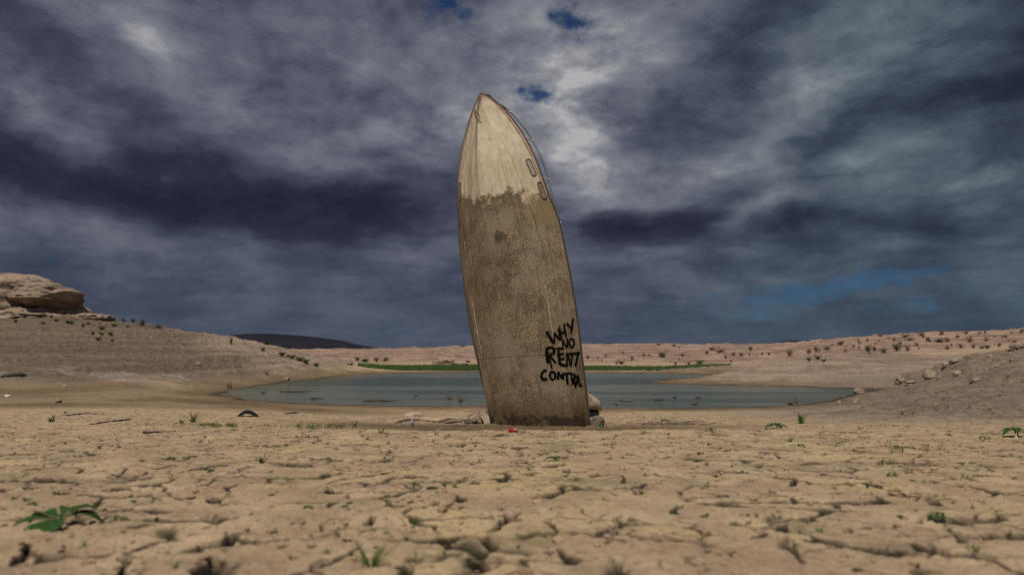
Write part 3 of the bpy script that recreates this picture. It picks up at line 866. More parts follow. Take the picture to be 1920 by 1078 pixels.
def build_boat():
    root = empty("boat")
    root.matrix_world = BOAT_M
    tag(root, "weathered motorboat standing on its stern in the cracked mud, bow to the sky", "boat")
    NS = 120
    ss = np.concatenate([np.linspace(0, 1.0, 40)[:-1] ** 1.3, np.linspace(1.0, LV + 0.45, NS - 39)])
    b, gw, c, cw, kw = (hermite(S_ST, a, ss) for a in (S_B, S_GW, S_C, S_CW, S_K))
    # --- hull: section points from the right gunwale over the keel to the left gunwale
    def half(i):
        pts = []
        s = ss[i]
        for t in np.linspace(0, 1, 9)[:-1]:                      # flank, slightly hollow near the bow
            hollow = 0.035 * math.sin(math.pi * t) * (1 - min(1, s / 3.0)) * min(1, s / 0.4)
            pts.append((b[i] + (c[i] - b[i]) * t - hollow, gw[i] + (cw[i] - gw[i]) * t))
        lip = 0.020 * min(1, s / 1.6) * (1 - 0.9 * float(sstep(np.array(s), 2.6, 3.6)))
        pts.append((c[i] + lip * 0.2, cw[i])); pts.append((c[i] - lip * 0.6, cw[i] + lip * 0.55))
        for k, t in enumerate(np.linspace(0, 1, 14)[1:]):        # bottom with two strakes
            px = c[i] * (1 - t); bulge = 0.028 * math.sin(math.pi * t) * min(1, s / 2)
            tt = t + (math.sin(t * math.pi / 2) - t) * 0.8 * float(sstep(np.array(s), 1.8, 3.6))
            py = cw[i] + (kw[i] - cw[i]) * tt + bulge
            amp = 0.019 * float(sstep(np.array(s), 0.9, 1.7)) * (1 - 0.55 * float(sstep(np.array(s), 2.8, 4.8)))
            if k in (3, 8): py += amp
            pts.append((px, py))
        return pts
    rows = []
    for i in range(len(ss)):
        h = half(i)
        row = [(p[0], p[1]) for p in h] + [(-p[0], p[1]) for p in h[-2::-1]]
        rows.append(row)
    m = len(rows[0])
    bm = bmesh.new()
    V = [[bm.verts.new((px, py, LV - s)) for (px, py) in row] for row, s in zip(rows, ss)]
    kidx = (m - 1) // 2
    for i in range(len(ss) - 1):
        for j in range(m - 1):
            f = bm.faces.new((V[i][j], V[i][j + 1], V[i + 1][j + 1], V[i + 1][j]))
    for i in range(len(ss) - 1):
        for j in (kidx, 8, 9, m - 9, m - 10):
            e = bm.edges.get((V[i][j], V[i + 1][j]))
            if e and ss[i] < 3.2 or (e and j != kidx): e.smooth = False
    tr = bm.faces.new([V[-1][j] for j in range(m)])
    bmesh.ops.recalc_face_normals(bm, faces=bm.faces)
    bvh_bm = bm.copy()
    hull = bm_obj("hull", bm, None, root)
    # --- spray rails: one along each chine and two strakes a side, proud of the skin
    strips = []
    for sgn in (1, -1):
        for (jj, s0, s1, wd, hg) in ((8, 0.75, 3.5 if sgn == 1 else 2.3, .045, .030), (13, 1.3, 3.6, .030, .016), (18, 1.9, 3.0, .026, .012)):
            bmr = bmesh.new(); prev = None
            js = jj if sgn == 1 else m - 1 - jj
            for i in range(len(ss)):
                if not (s0 <= ss[i] <= s1): continue
                t_ = min(1, (ss[i] - s0) / .5, (s1 - ss[i]) / .4 + .02)
                p0, p1 = rows[i][js], rows[i][js + (1 if sgn == 1 else -1)]
                d = Vector((p1[0] - p0[0], p1[1] - p0[1])).normalized()
                nrm = Vector((d.y, -d.x)) * (-1 if sgn == 1 else 1)
                if nrm.y < 0: nrm = -nrm
                c2 = Vector(p0)
                pts = [c2 - d * wd * .3 - nrm * .01, c2 - d * wd * .3 + nrm * hg * t_, c2 + d * wd * .25 + nrm * hg * .7 * t_, c2 + d * wd * .8 - nrm * .01]
                row = [bmr.verts.new((q.x, q.y, LV - ss[i])) for q in pts]
                if prev:
                    for k in range(3): bmr.faces.new((prev[k], prev[k + 1], row[k + 1], row[k]))
                prev = row
            strips.append(bm_obj("spray_rail" if jj == 8 else "strake", bmr, None, root, smooth=False))
    # --- hull material
    mt, N, bs, _ = new_mat("weathered_hull")
    co = N.new('ShaderNodeTexCoord').outputs['Object']
    sp = N.new('ShaderNodeSeparateXYZ'); N.put(sp.inputs[0], co)
    X, Y, Z = sp.outputs
    n_l = N.noise(co, 2.6, 6, 0.65)
    n_m = N.noise(co, 9, 6, 0.68)
    n_f = N.noise(co, 24, 5, 0.72)
    n_g = N.noise(co, 62, 4, 0.72)
    n_s = N.noise(N.mapping(co, sc=(7, 7, 0.7)), 2.0, 5, 0.6)        # runs along the hull
    clean = N.mix(N.step(n_m, 0.38, 0.64), (0.50, 0.40, 0.275), (0.60, 0.50, 0.365))
    clean = N.mix(N.math('MULTIPLY', N.step(n_s, 0.50, 0.68), 0.55), clean, (0.36, 0.275, 0.175))
    clean = N.mix(N.math('MULTIPLY', N.step(n_f, 0.56, 0.70), 0.5), clean, (0.34, 0.25, 0.16))
    streaks_l = N.math('MULTIPLY', N.step(X, -0.02, -0.35), N.step(n_s, 0.38, 0.62))  # darker streaks left of the keel
    clean = N.mix(N.math('MULTIPLY', streaks_l, 0.55), clean, (0.30, 0.245, 0.165))
    # a coat of dried mussel and silt
    coat = N.mix(N.step(n_l, 0.34, 0.64), (0.170, 0.112, 0.058), (0.285, 0.203, 0.117))
    coat = N.mix(N.math('MULTIPLY', N.step(n_m, 0.52, 0.66), 0.6), coat, (0.36, 0.270, 0.165))
    coat = N.mix(N.math('MULTIPLY', N.step(n_f, 0.50, 0.62), 0.72), coat, (0.066, 0.046, 0.028))
    coat = N.mix(N.math('MULTIPLY', N.step(n_g, 0.50, 0.58), N.math('MULTIPLY_ADD', N.step(n_l, 0.33, 0.60), 0.5, 0.35)), coat, (0.48, 0.38, 0.245))
    coat = N.mix(N.math('MULTIPLY', N.step(N.noise(N.mapping(co, (5, 3, 1)), 48, 4, 0.72), 0.51, 0.58), N.math('MULTIPLY_ADD', N.step(N.noise(N.mapping(co, (7, 7, 7)), 1.9, 5, .65), 0.36, 0.58), 0.55, 0.4)), coat, (0.050, 0.035, 0.022))
    coat = N.mix(N.math('MULTIPLY', N.step(n_s, 0.50, 0.66), 0.42), coat, (0.105, 0.070, 0.038))
    coat = N.mix(N.math('MULTIPLY', N.step(N.noise(N.mapping(co, (2, 9, 4), sc=(9, 9, .55)), 2.0, 4, .6), 0.55, 0.68), 0.35), coat, (0.40, 0.32, 0.21))
    greyer = N.math('MULTIPLY', N.step(N.noise(N.mapping(co, (3, 1, 2)), 1.5, 5, 0.6), 0.46, 0.64), 0.5)
    coat = N.mix(greyer, coat, (0.33, 0.265, 0.19))
    zb = N.math('MULTIPLY_ADD', N.math('SUBTRACT', n_m, 0.5), 0.55, Z)
    zb = N.math('MULTIPLY_ADD', N.math('SUBTRACT', n_l, 0.5), 0.75, zb)
    tide = LV - 2.16
    zb = N.math('MULTIPLY_ADD', X, 0.30, zb)
    zb = N.math('MULTIPLY_ADD', N.math('SUBTRACT', Y, 0.62), 0.42, zb)
    # a dark tongue reaches higher just right of the keel strake
    tongue = N.math('MULTIPLY', N.step(N.math('ABSOLUTE', N.math('SUBTRACT', X, 0.46)), 0.17, 0.03), 0.16)
    zb2 = N.math('SUBTRACT', zb, tongue)
    zb2 = N.math('MULTIPLY_ADD', N.math('SUBTRACT', n_f, 0.5), 0.30, zb2)
    dirty = N.step(zb2, tide + 0.085, tide - 0.075)
    col = N.mix(dirty, clean, coat)
    greenish = N.math('MULTIPLY', N.step(N.math('ABSOLUTE', N.math('SUBTRACT', zb2, tide - 0.10)), 0.16, 0.02), 0.55)
    col = N.mix(N.math('MULTIPLY', greenish, dirty), col, (0.115, 0.100, 0.050))
    # the flank above the chine keeps a smoother brown stain
    flank = N.math('MULTIPLY', N.step(X, 0.60, 0.74), N.step(Z, LV - 2.95, LV - 2.75))
    flank = N.math('MULTIPLY', flank, dirty)
    stain = N.mix(N.step(n_l, 0.3, 0.7), (0.235, 0.160, 0.090), (0.310, 0.220, 0.130))
    stain = N.mix(N.math('MULTIPLY', N.step(n_f, 0.52, 0.7), 0.35), stain, (0.16, 0.11, 0.06))
    col = N.mix(N.math('MULTIPLY', flank, 0.85), col, stain)
    # torn dark patches where the crust has fallen off
    def patch(px, pz, rx, rz, strength):
        d = N.vmath('LENGTH', N.combine(N.math('DIVIDE', N.math('SUBTRACT', X, px), rx), N.math('DIVIDE', N.math('SUBTRACT', Z, pz), rz)))
        nd = N.n.new('ShaderNodeVectorMath'); nd.operation = 'LENGTH'
        N.put(nd.inputs[0], N.combine(N.math('DIVIDE', N.math('SUBTRACT', X, px), rx), N.math('DIVIDE', N.math('SUBTRACT', Z, pz), rz)))
        v = N.math('MULTIPLY_ADD', N.math('SUBTRACT', n_m, 0.5), 3.2, nd.outputs['Value'])
        v = N.math('MULTIPLY_ADD', N.math('SUBTRACT', n_f, 0.5), 2.2, v)
        return N.math('MULTIPLY', N.step(v, 1.0, 0.7), strength)
    for a in ((0.20, LV - 3.05, .12, .12, .7), (0.52, LV - 3.35, .14, .05, .35), (0.30, LV - 3.75, .10, .05, .35)):
        col = N.mix(patch(*a), col, (0.050, 0.036, 0.022))
    # keel seam, and rust-dark foot that stood in the mud
    keel = N.math('MULTIPLY', N.step(N.math('ABSOLUTE', X), 0.024, 0.008), N.step(Z, LV - 2.3, LV - 1.2))
    col = N.mix(N.math('MULTIPLY', keel, 0.75), col, (0.075, 0.060, 0.042))
    seam = N.math('MULTIPLY', N.step(N.math('ABSOLUTE', N.math('SUBTRACT', N.math('MULTIPLY_ADD', X, 0.13, Z), 1.235)), 0.011, 0.003), 0.65)
    col = N.mix(seam, col, (0.06, 0.045, 0.03))
    zf = N.math('MULTIPLY_ADD', N.math('SUBTRACT', n_m, 0.5), 0.5, N.math('MULTIPLY_ADD', X, 0.14, Z))
    foot = N.step(zf, 0.68, 0.24)
    col = N.mix(N.math('MULTIPLY', foot, 0.72), col, (0.085, 0.052, 0.026))
    foot2 = N.math('MULTIPLY', N.step(zf, 0.25, 0.12), N.step(N.noise(co, 3.4, 4, .6), 0.40, 0.50))
    col = N.mix(N.math('MULTIPLY', foot2, 0.85), col, (0.020, 0.015, 0.010))
    # faded red paint under the rail at the bow
    red = N.math('MULTIPLY', N.step(N.math('MULTIPLY_ADD', n_m, .2, Z), LV - 0.10, LV + 0.06), 0.9)
    col = N.mix(red, col, (0.24, 0.10, 0.085))
    N.put(bs.inputs['Base Color'], col)
    N.put(bs.inputs['Roughness'], N.math('MULTIPLY_ADD', dirty, 0.25, 0.62))
    hgt = N.math('MULTIPLY', N.math('ADD', n_f, N.math('MULTIPLY', n_g, 0.7)), N.math('MULTIPLY_ADD', dirty, 0.85, 0.15))
    bump(N, bs, hgt, 0.75, 0.012)
    hull.data.materials.append(mt)
    for st_ in strips: st_.data.materials.append(mt)

    # --- rub rail round the gunwale
    rail_m, NR_, bR, _ = new_mat("faded_rub_rail")
    cR = NR_.new('ShaderNodeTexCoord').outputs['Object']
    sR = NR_.new('ShaderNodeSeparateXYZ'); NR_.put(sR.inputs[0], cR)
    nR_ = NR_.noise(cR, 9, 5, .65)
    fR = NR_.step(NR_.math('MULTIPLY_ADD', nR_, 1.2, sR.outputs[2]), LV - 2.0, LV - 0.9)
    NR_.put(bR.inputs['Base Color'], NR_.mix(fR, NR_.mix(nR_, (0.055, 0.040, 0.028), (0.11, 0.082, 0.058)), NR_.mix(nR_, (0.085, 0.050, 0.042), (0.17, 0.105, 0.085))))
    bR.inputs['Roughness'].default_value = 0.85
    bm = bmesh.new()
    loop = [(b[i] + 0.008, gw[i] - 0.012, LV - ss[i]) for i in range(len(ss))]
    path = [(-p[0], p[1], p[2]) for p in loop[::-3]] + [(0, gw[0] - .01, LV + 0.02)] + loop[1::3]
    add_tube(bm, path, 0.019, 6)
    bm_obj("rub_rail", bm, rail_m, root)
    # faded red sheer stripe: a thin band on the flank just below the rail
    bm = bmesh.new()
    prev = None
    for sgn in (1, -1):
        prev = None
        for i in range(2, len(ss)):
            if ss[i] > 2.4: break
            h = half(i)
            wv = []
            for t in (0.05, 0.13):
                k = t * 8; i0 = int(k); fr_ = k - i0
                px = h[i0][0] * (1 - fr_) + h[i0 + 1][0] * fr_; py = h[i0][1] * (1 - fr_) + h[i0 + 1][1] * fr_
                wv.append(bm.verts.new((sgn * (px + 0.004), py + 0.002, LV - ss[i])))
            if prev: bm.faces.new((prev[0], prev[1], wv[1], wv[0]))
            prev = wv
    stripe_m = simple_mat("faded_stripe", (0.28, 0.155, 0.125), (0.43, 0.31, 0.235), 11, 0.75, 0.0, 0.005, (0.20, 0.11, 0.09))
    bm_obj("sheer_stripe", bm, stripe_m, root)
    # --- deck with an open cockpit
    deck_m = simple_mat("stained_deck", (0.42, 0.37, 0.30), (0.55, 0.49, 0.40), 4, 0.7, 0.2, 0.01, (0.22, 0.17, 0.12))
    bm = bmesh.new()
    prev = None
    for i in range(0, len(ss), 2):
        s = ss[i]; hw = max(b[i] - 0.01, 0.006); g0 = gw[i] - 0.015
        well = 1.0 if 2.7 < s < 5.9 else 0.0
        iw = hw * 0.80
        row = []
        for a in np.linspace(-1, 1, 21):
            px = a * hw
            cam_ = -0.07 * (1 - a * a) * min(1, s)
            dpt = 0.42 * well if abs(px) < iw else 0.0
            row.append(bm.verts.new((px, g0 + cam_ + dpt, LV - s)))
        if prev:
            for k in range(20): bm.faces.new((prev[k], prev[k + 1], row[k + 1], row[k]))
        prev = row
    bm_obj("deck", bm, deck_m, root, sharp=35)
    # --- bow eye with a scrap of rope
    eye_m = simple_mat("rusty_iron", (0.075, 0.05, 0.035), (0.14, 0.09, 0.06), 30, 0.7, 0.2, 0.003)
    i = int(np.argmin(abs(ss - 0.56)))
    kz, ky = LV - ss[i], kw[i]
    bm = bmesh.new()
    add_tube(bm, spline([(-.005, ky - .02, kz + .07), (0, ky + .06, kz + .06), (0.01, ky + .075, kz), (0, ky + .06, kz - .055), (-.005, ky - .02, kz - .06)], 14), 0.010, 6)
    eye = bm_obj("bow_eye", bm, eye_m, root)
    bm = bmesh.new()
    add_tube(bm, spline([(0, ky + .08, kz + .02), (.05, ky + .06, kz - .01), (.075, ky + .02, kz - .07), (.03, ky + .03, kz - .13), (-.01, ky + .02, kz - .17)], 18), 0.008, 5)
    add_tube(bm, spline([(0, ky + .08, kz + .03), (.02, ky + .05, kz + .07), (-.01, ky + .02, kz + .12)], 8), 0.010, 5)
    bm_obj("rope", bm, M['twig'], eye)
    # --- bow rail: a tube on white stanchions each side, meeting at the stem
    tube_m, N2, b2, _ = new_mat("dull_steel")
    b2.inputs['Base Color'].default_value = (0.13, 0.125, 0.12, 1); b2.inputs['Metallic'].default_value = 0.7; b2.inputs['Roughness'].default_value = 0.45
    post_m = simple_mat("white_stanchion", (0.78, 0.75, 0.70), (0.86, 0.83, 0.78), 20, 0.5, 0.0)
    rail = empty("bow_rail"); rail.parent = root
    def g_at(s):
        return (float(hermite(S_ST, S_B, np.array([s]))[0]), float(hermite(S_ST, S_GW, np.array([s]))[0]))
    def rail_pt(s, sgn):
        bb, gg = g_at(max(s, 0.0))
        off = float(np.interp(s, [0, 0.3, 1.0, 1.9, 2.9], [0.36, 0.46, 0.46, 0.34, 0.06]))
        return (sgn * (bb * 0.98 + 0.01), gg - 0.02 - off, LV - s + 0.02 * max(0, 1 - s))
    bm = bmesh.new()
    rs_ = [2.88, 2.6, 2.2, 1.8, 1.4, 1.0, 0.65, 0.35, 0.15, 0.05]
    tip_ = (0.03, S_GW[0] - 0.25, LV + 0.06)
    path = [rail_pt(s, 1) for s in rs_] + [tip_] + [rail_pt(s, -1) for s in rs_[::-1]]
    add_tube(bm, spline(path, 90), 0.016, 8)
    bm_obj("rail_tube", bm, tube_m, rail)
    bm = bmesh.new()
    add_tube(bm, [tip_, (0, S_GW[0] - .02, LV + 0.0)], 0.018, 8)
    bm_obj("stem_post", bm, tube_m, rail)
    for sgn in (1, -1):
        for s in (0.32, 1.02, 1.92, 2.86):
            p = Vector(rail_pt(s, sgn)); bb, gg = g_at(s)
            q = Vector((sgn * (bb - 0.03), gg - 0.005, LV - s - 0.04))
            bm = bmesh.new(); add_tube(bm, [q, p], 0.015, 8)
            d = (p - q).normalized()
            add_tube(bm, [q - d * 0.005, q + d * 0.012], 0.03, 10)
            add_tube(bm, [p - d * 0.02, p + d * 0.016], 0.021, 8)
            bm_obj("stanchion", bm, post_m, rail)
    # --- oblong portlights, two to a side
    frame_m = simple_mat("dull_port_frame", (0.085, 0.068, 0.048), (0.15, 0.12, 0.085), 25, 0.6, 0.2, 0.002)
    glass_m = simple_mat("silted_glass", (0.33, 0.29, 0.235), (0.42, 0.37, 0.30), 12, 0.4, 0.0)
    glass2 = simple_mat("mud_caked_glass", (0.20, 0.14, 0.085), (0.26, 0.19, 0.12), 12, 0.8, 0.2)
    bvh = BVHTree.FromBMesh(bvh_bm)
    inv = BOAT_M.inverted()
    def hull_hit(u, v):
        o = inv @ Vector((0, 0, ZC)); d = (inv.to_3x3() @ ray(u, v)).normalized()
        h = bvh.ray_cast(o, d)
        return h[0], h[1]
    for (p0, p1, hw, gm) in (((991, 303), (1000.5, 326), 0.046, glass_m), ((1012, 346), (1020, 369), 0.044, glass2)):
        a, _n = hull_hit(*p0); c_, _n2 = hull_hit(*p1)
        for sgn in (1, -1):
            A_, B_ = Vector((sgn * a.x, a.y, a.z)), Vector((sgn * c_.x, c_.y, c_.z))
            nrm = Vector((sgn * _n.x, _n.y, _n.z))
            if nrm.x * sgn < 0: nrm = -nrm
            t = (B_ - A_).normalized(); side = t.cross(nrm).normalized()
            def oval(scale, lift, n=28):
                pts = []
                for k in range(n):
                    an = k / n * 2 * math.pi
                    cx_, sy_ = math.cos(an), math.sin(an)
                    base_ = (B_ if cx_ > 0 else A_)
                    q = base_ + t * cx_ * hw * scale + side * sy_ * hw * scale
                    loc, nn, _i, _d = bvh.find_nearest(q)
                    pts.append(loc + nrm * lift)
                return pts
            bm = bmesh.new(); ring = oval(1.0, 0.008); add_tube(bm, ring + ring[:1], 0.010, 6, cap=False)
            fr_ = bm_obj("portlight", bm, frame_m, root)
            bm = bmesh.new(); bm.faces.new([bm.verts.new(p) for p in oval(0.9, 0.006)])
            bm_obj("pane", bm, gm, fr_, smooth=False)
    # --- graffiti: sprayed strokes lying on the hull skin
    spray_m = simple_mat("black_spray_paint", (0.003, 0.003, 0.003), (0.006, 0.006, 0.006), 30, 0.95, 0.0)
    spray_m.node_tree.nodes["Principled BSDF"].inputs["Specular IOR Level"].default_value = 0.05
    def el(cx, cy, rx, ry):
        return [(cx + rx * math.sin(k / 10 * 2 * math.pi), cy - ry * math.cos(k / 10 * 2 * math.pi)) for k in range(11)]
    G = [  # (points in a 4.311x enlargement of the photo from (820, 580), width in those pixels)
        ([(883, 176), (912, 230), (943, 277)], 17), ([(943, 277), (946, 235), (948, 188)], 9), ([(950, 192), (970, 225), (994, 250)], 11), ([(994, 252), (986, 200), (976, 160)], 9),
        ([(984, 134), (996, 190), (1004, 245)], 10), ([(1024, 118), (1033, 175), (1042, 230)], 11), ([(990, 196), (1012, 190), (1038, 180)], 10),
        ([(1046, 112), (1062, 135), (1080, 150)], 12), ([(1096, 72), (1090, 130), (1080, 198)], 13),
        ([(1014, 325), (1014, 285), (1016, 247)], 9), ([(1016, 250), (1032, 285), (1050, 312)], 9), ([(1050, 312), (1052, 275), (1050, 236)], 9), (el(1086, 272, 20, 36), 10),
        ([(884, 312), (886, 370), (894, 436)], 18), ([(880, 318), (915, 308), (943, 318), (944, 345), (920, 366), (890, 376)], 15), ([(898, 378), (912, 420), (928, 482)], 8), ([(900, 368), (930, 400), (958, 436)], 11),
        ([(962, 318), (985, 316), (1012, 322)], 10), ([(980, 322), (982, 375), (990, 440)], 13), ([(965, 372), (992, 366), (1024, 358)], 11), ([(984, 408), (1005, 404), (1026, 396)], 9), ([(984, 440), (1010, 448), (1040, 456)], 12),
        ([(1048, 468), (1048, 410), (1046, 352)], 12), ([(1046, 354), (1064, 400), (1076, 462)], 12), ([(1076, 462), (1086, 410), (1092, 352)], 11),
        ([(1058, 362), (1110, 356), (1160, 344)], 13), ([(1136, 352), (1128, 405), (1112, 462)], 14),
        ([(886, 492), (858, 500), (842, 528), (846, 558), (864, 568), (886, 558)], 14), (el(932, 536, 22, 30), 11),
        ([(976, 566), (976, 535), (978, 504)], 10), ([(978, 506), (996, 536), (1016, 566)], 11), ([(1016, 566), (1018, 540), (1016, 512)], 10),
        ([(1012, 524), (1045, 520), (1080, 512)], 11), ([(1046, 520), (1050, 560), (1054, 608)], 12),
        ([(1080, 516), (1086, 560), (1092, 606)], 10), ([(1082, 518), (1108, 528), (1106, 552), (1088, 566)], 10), ([(1090, 566), (1102, 585), (1114, 606)], 9),
        (el(1119, 572, 10, 34), 11), ([(1140, 532), (1142, 575), (1148, 612)], 12), ([(1146, 612), (1156, 616), (1168, 612)], 12), ([(1112, 600), (1116, 616), (1118, 634)], 9),
    ]
    bm = bmesh.new()
    rs2 = random.Random(5)
    for pts, wpx in G:
        n = 10 + 3 * len(pts)
        path = []
        for (gx_, gy_) in spline(pts, n):
            h, nn = hull_hit(820 + gx_ / 4.311, 580 + gy_ / 4.311)
            if h is not None: path.append((h, nn))
        if len(path) < 3: continue
        hw0 = wpx / 4.311 / F * 12.4 * 0.60
        prev = None
        for k, (p, nn) in enumerate(path):
            t = (path[min(k + 1, len(path) - 1)][0] - path[max(k - 1, 0)][0]).normalized()
            if nn.y < 0: nn = -nn
            sd_ = t.cross(nn).normalized()
            w_ = hw0 * (0.72 + 0.45 * rs2.random()) * (0.6 if k in (0, len(path) - 1) else 1)
            row = []
            for a in (-1, -.5, 0, .5, 1):
                q, qn, _i, _d = bvh.find_nearest(p + sd_ * a * w_)
                if qn.y < 0: qn = -qn
                row.append(bm.verts.new(q + qn * (0.004 - 0.0015 * a * a)))
            if prev:
                for j in range(4): bm.faces.new((prev[j], prev[j + 1], row[j + 1], row[j]))
            prev = row
            for _ in range(3):                       # overspray
                a = rs2.choice((-1, 1)) * (0.9 + abs(rs2.gauss(0, .45)))
                q, qn, _i, _d = bvh.find_nearest(p + sd_ * a * hw0 + t * rs2.uniform(-.02, .02))
                if qn.y < 0: qn = -qn
                e1_ = sd_ * rs2.uniform(.003, .008); e2_ = t * rs2.uniform(.003, .010)
                q = q + qn * 0.0035
                bm.faces.new([bm.verts.new(q + e1_), bm.verts.new(q + e2_), bm.verts.new(q - e1_), bm.verts.new(q - e2_)])
    gr = bm_obj("graffiti", bm, spray_m, root)
    bvh_bm.free()
build_boat()

# ------------------------------------------------------------------ rocks and the outcrop on the left hill
def build_outcrop():
    root = empty("rock_outcrop")
    tag(root, "layered pale rock outcrop with a dark overhang capping the left hill", "rock outcrop")
    def lump(name, u, v, y_, half_u, half_v, dep, seed, sub=6, rough=0.20, strata=0.16, under=0.25):
        c = at(u, v, y_)
        bm = rock_bm(sub, (half_u / F * y_, dep, half_v / F * y_), rough, 0.55, seed, strata)
        for vv in bm.verts:
            if vv.co.z < 0: vv.co.x *= 1 - under * min(1, -vv.co.z * 1.2); vv.co.y *= 1 - under * min(1, -vv.co.z * 1.2)
        o = bm_obj(name, bm, M['outcrop'], root, smooth=True, sharp=50)
        o.location = c
        return o
    lump("cap_rock", -40, 596, 47.0, 196, 84, 5.4, 3, 6, .13, .06, .0)
    lump("ledge", 78, 563, 46.6, 64, 33, 3.4, 8, 6, .17, .075, .55)
    lump("ledge", 30, 597, 45.2, 84, 20, 2.2, 12, 5, .30, .09, .0)
    lump("ledge", -20, 600, 43.8, 70, 18, 2.0, 21, 5, .30, .13, .0)
    lump("ledge", 164, 600, 46.5, 44, 12, 1.6, 15, 5, .34, .12, .0)
build_outcrop()

def rock(name, u, v, wpx, hpx, mat, label, cat, seed, dy=0, group=None, sub=4, sink=0.3, rough=.22, strata=0.0):
    p = ground_at(u, v)
    k = p.y / F
    w_, h_ = wpx * k / 2, hpx * k / 2
    bm = rock_bm(sub, (w_ * 1.08, w_ * 0.85, h_ * 1.25), rough, .6, seed, strata)
    o = bm_obj(name, bm, mat, smooth=True, sharp=38)
    o.location = (p.x, p.y + w_ * 0.4 + dy, p.z + h_ * (1 - sink))
    o.rotation_euler.z = seed * 1.3
    if seed % 2 == 0: o.rotation_euler.y = R((seed * 7) % 16 - 8)
    o.rotation_euler.z = R((seed * 37) % 50 - 25)
    return tag(o, label, cat, group)

rock("boulder", 1746, 709, 25, 16, M['rock'], "largest pale boulder halfway up the grey gravel slope on the right", "boulder", 4)
rock("boulder", 1690, 719, 18, 13, M['rock'], "rounded pale boulder at the slope edge just left of the largest boulder", "boulder", 7)
rock("boulder", 1775, 687, 15, 11, M['rock'], "pale boulder on the slope ridge above the largest boulder", "boulder", 9)
rock("boulder", 1792, 680, 18, 9, M['stone'], "dark flat rock behind the topmost pale boulder of the right slope", "boulder", 12)
rock("boulder", 1607, 757, 11, 10, M['rock'], "small pale rock standing on damp mud by the right water edge", "rock", 13)
rock("boulder", 1575, 758, 8, 8, M['rock'], "smaller of two pale rocks on damp mud by the right water edge", "rock", 14)
rock("boulder", 1612, 737, 18, 10, M['rock'], "pale rock at the foot of the right slope beside the water tip", "rock", 17)
rock("boulder", 1797, 703, 18, 10, M['rock'], "pale half-buried rock right of the largest boulder on the slope", "boulder", 19)
rock("boulder", 1830, 716, 22, 7, M['stone'], "flat dark slab on the grey slope below the boulders", "rock", 21)
rock("boulder", 1910, 652, 26, 10, M['stone'], "dark rock slab at the crest of the right slope", "rock", 24)
rock("boulder", 1712, 719, 24, 6, M['rock'], "long low pale slab between the two biggest boulders of the slope", "rock", 25)
rock("boulder", 108, 755, 12, 7, M['stone'], "lone grey stone on the brown mudflat at left", "stone", 26)
rock("boulder", 1220, 795, 9, 11, M['rock'], "upright tan clod on the mud right of the boat", "stone", 29)
rock("boulder", 830, 681, 40, 11, M['rock'], "low pale rock ledge on the mound beyond the green shore", "rock", 31, strata=.2)
rock("boulder", 862, 684, 30, 7, M['rock'], "broken flat rock ledge at the right foot of the far mound", "rock", 33, strata=.2)
rock("boulder", 655, 684, 14, 7, M['stone'], "dark rock at the tip of the left hill above the water", "rock", 34)
rock("boulder", 537, 713, 10, 7, M['stone'], "dark stone at the left shoreline above the water", "stone", 36)
rock("boulder", 370, 685, 10, 7, M['stone'], "dark stone on the lower slope of the left hill", "stone", 38)

# scattered stones on the two near hillsides: one mesh of each kind, copied
protos = []
for k in range(5):
    bm = rock_bm(2, (1, .85, .62), .25, .6, 60 + k)
    me = bpy.data.meshes.new("stone"); bm.to_mesh(me); bm.free()
    me.materials.append(M['stone'] if k % 2 else M['rock'])
    protos.append(me)
def stone(u, v, wpx, label, group, k):
    p = ground_at(u, v)
    s = wpx * p.y / F / 2
    o = bpy.data.objects.new("stone", protos[k]); C.objects.link(o)
    o.location = (p.x, p.y, p.z + s * .25); o.scale = (s, s, s)
    o.rotation_euler = (random.uniform(-.3, .3), random.uniform(-.3, .3), random.uniform(0, 6))
    tag(o, label, "stone", group)
for k in range(120):
    t = random.random() ** 0.8
    v = 655 + 115 * random.random() ** .8
    u0 = np.interp(v, [640, 660, 680, 700, 740, 775], [1920, 1835, 1765, 1705, 1600, 1560]) + 6
    u = u0 + (1925 - u0) * random.random() ** 1.3
    w_ = min(12, 3.0 + random.expovariate(0.55))
    lab = "pale stone lying on the grey gravel slope at right" if k % 2 == 0 else "dull grey stone lying on the grey gravel slope at right"
    stone(u, v, w_, lab, "loose stones on the right gravel slope", random.choice([0, 2, 4]) if k % 2 == 0 else random.choice([1, 3]))
for k in range(130):
    u = random.uniform(0, 520)
    top = np.interp(u, [0, 150, 300, 430, 560], [600, 605, 622, 640, 668]); bot = np.interp(u, [0, 300, 450, 560], [698, 704, 715, 700])
    v = top + (bot - top) * random.random()
    w_ = min(8, 2.2 + random.expovariate(0.8))
    lab = "pale stone lying on the brown slope of the left hill" if k % 2 == 0 else "dull grey stone lying on the brown slope of the left hill"
    stone(u, v, w_, lab, "loose stones on the left hill", random.choice([0, 2, 4]) if k % 2 == 0 else random.choice([1, 3]))
for (u, v, w_) in ((1195, 789, 8), (1208, 782, 5), (1240, 785, 6), (1265, 777, 5), (1330, 775, 4), (1178, 793, 6), (1290, 790, 5), (1186, 775, 5), (1352, 783, 5), (1160, 790, 5)):
    stone(u, v, w_, "small pale clod on the damp mud right of the boat", "clods right of the boat", random.choice([0, 2, 4]))

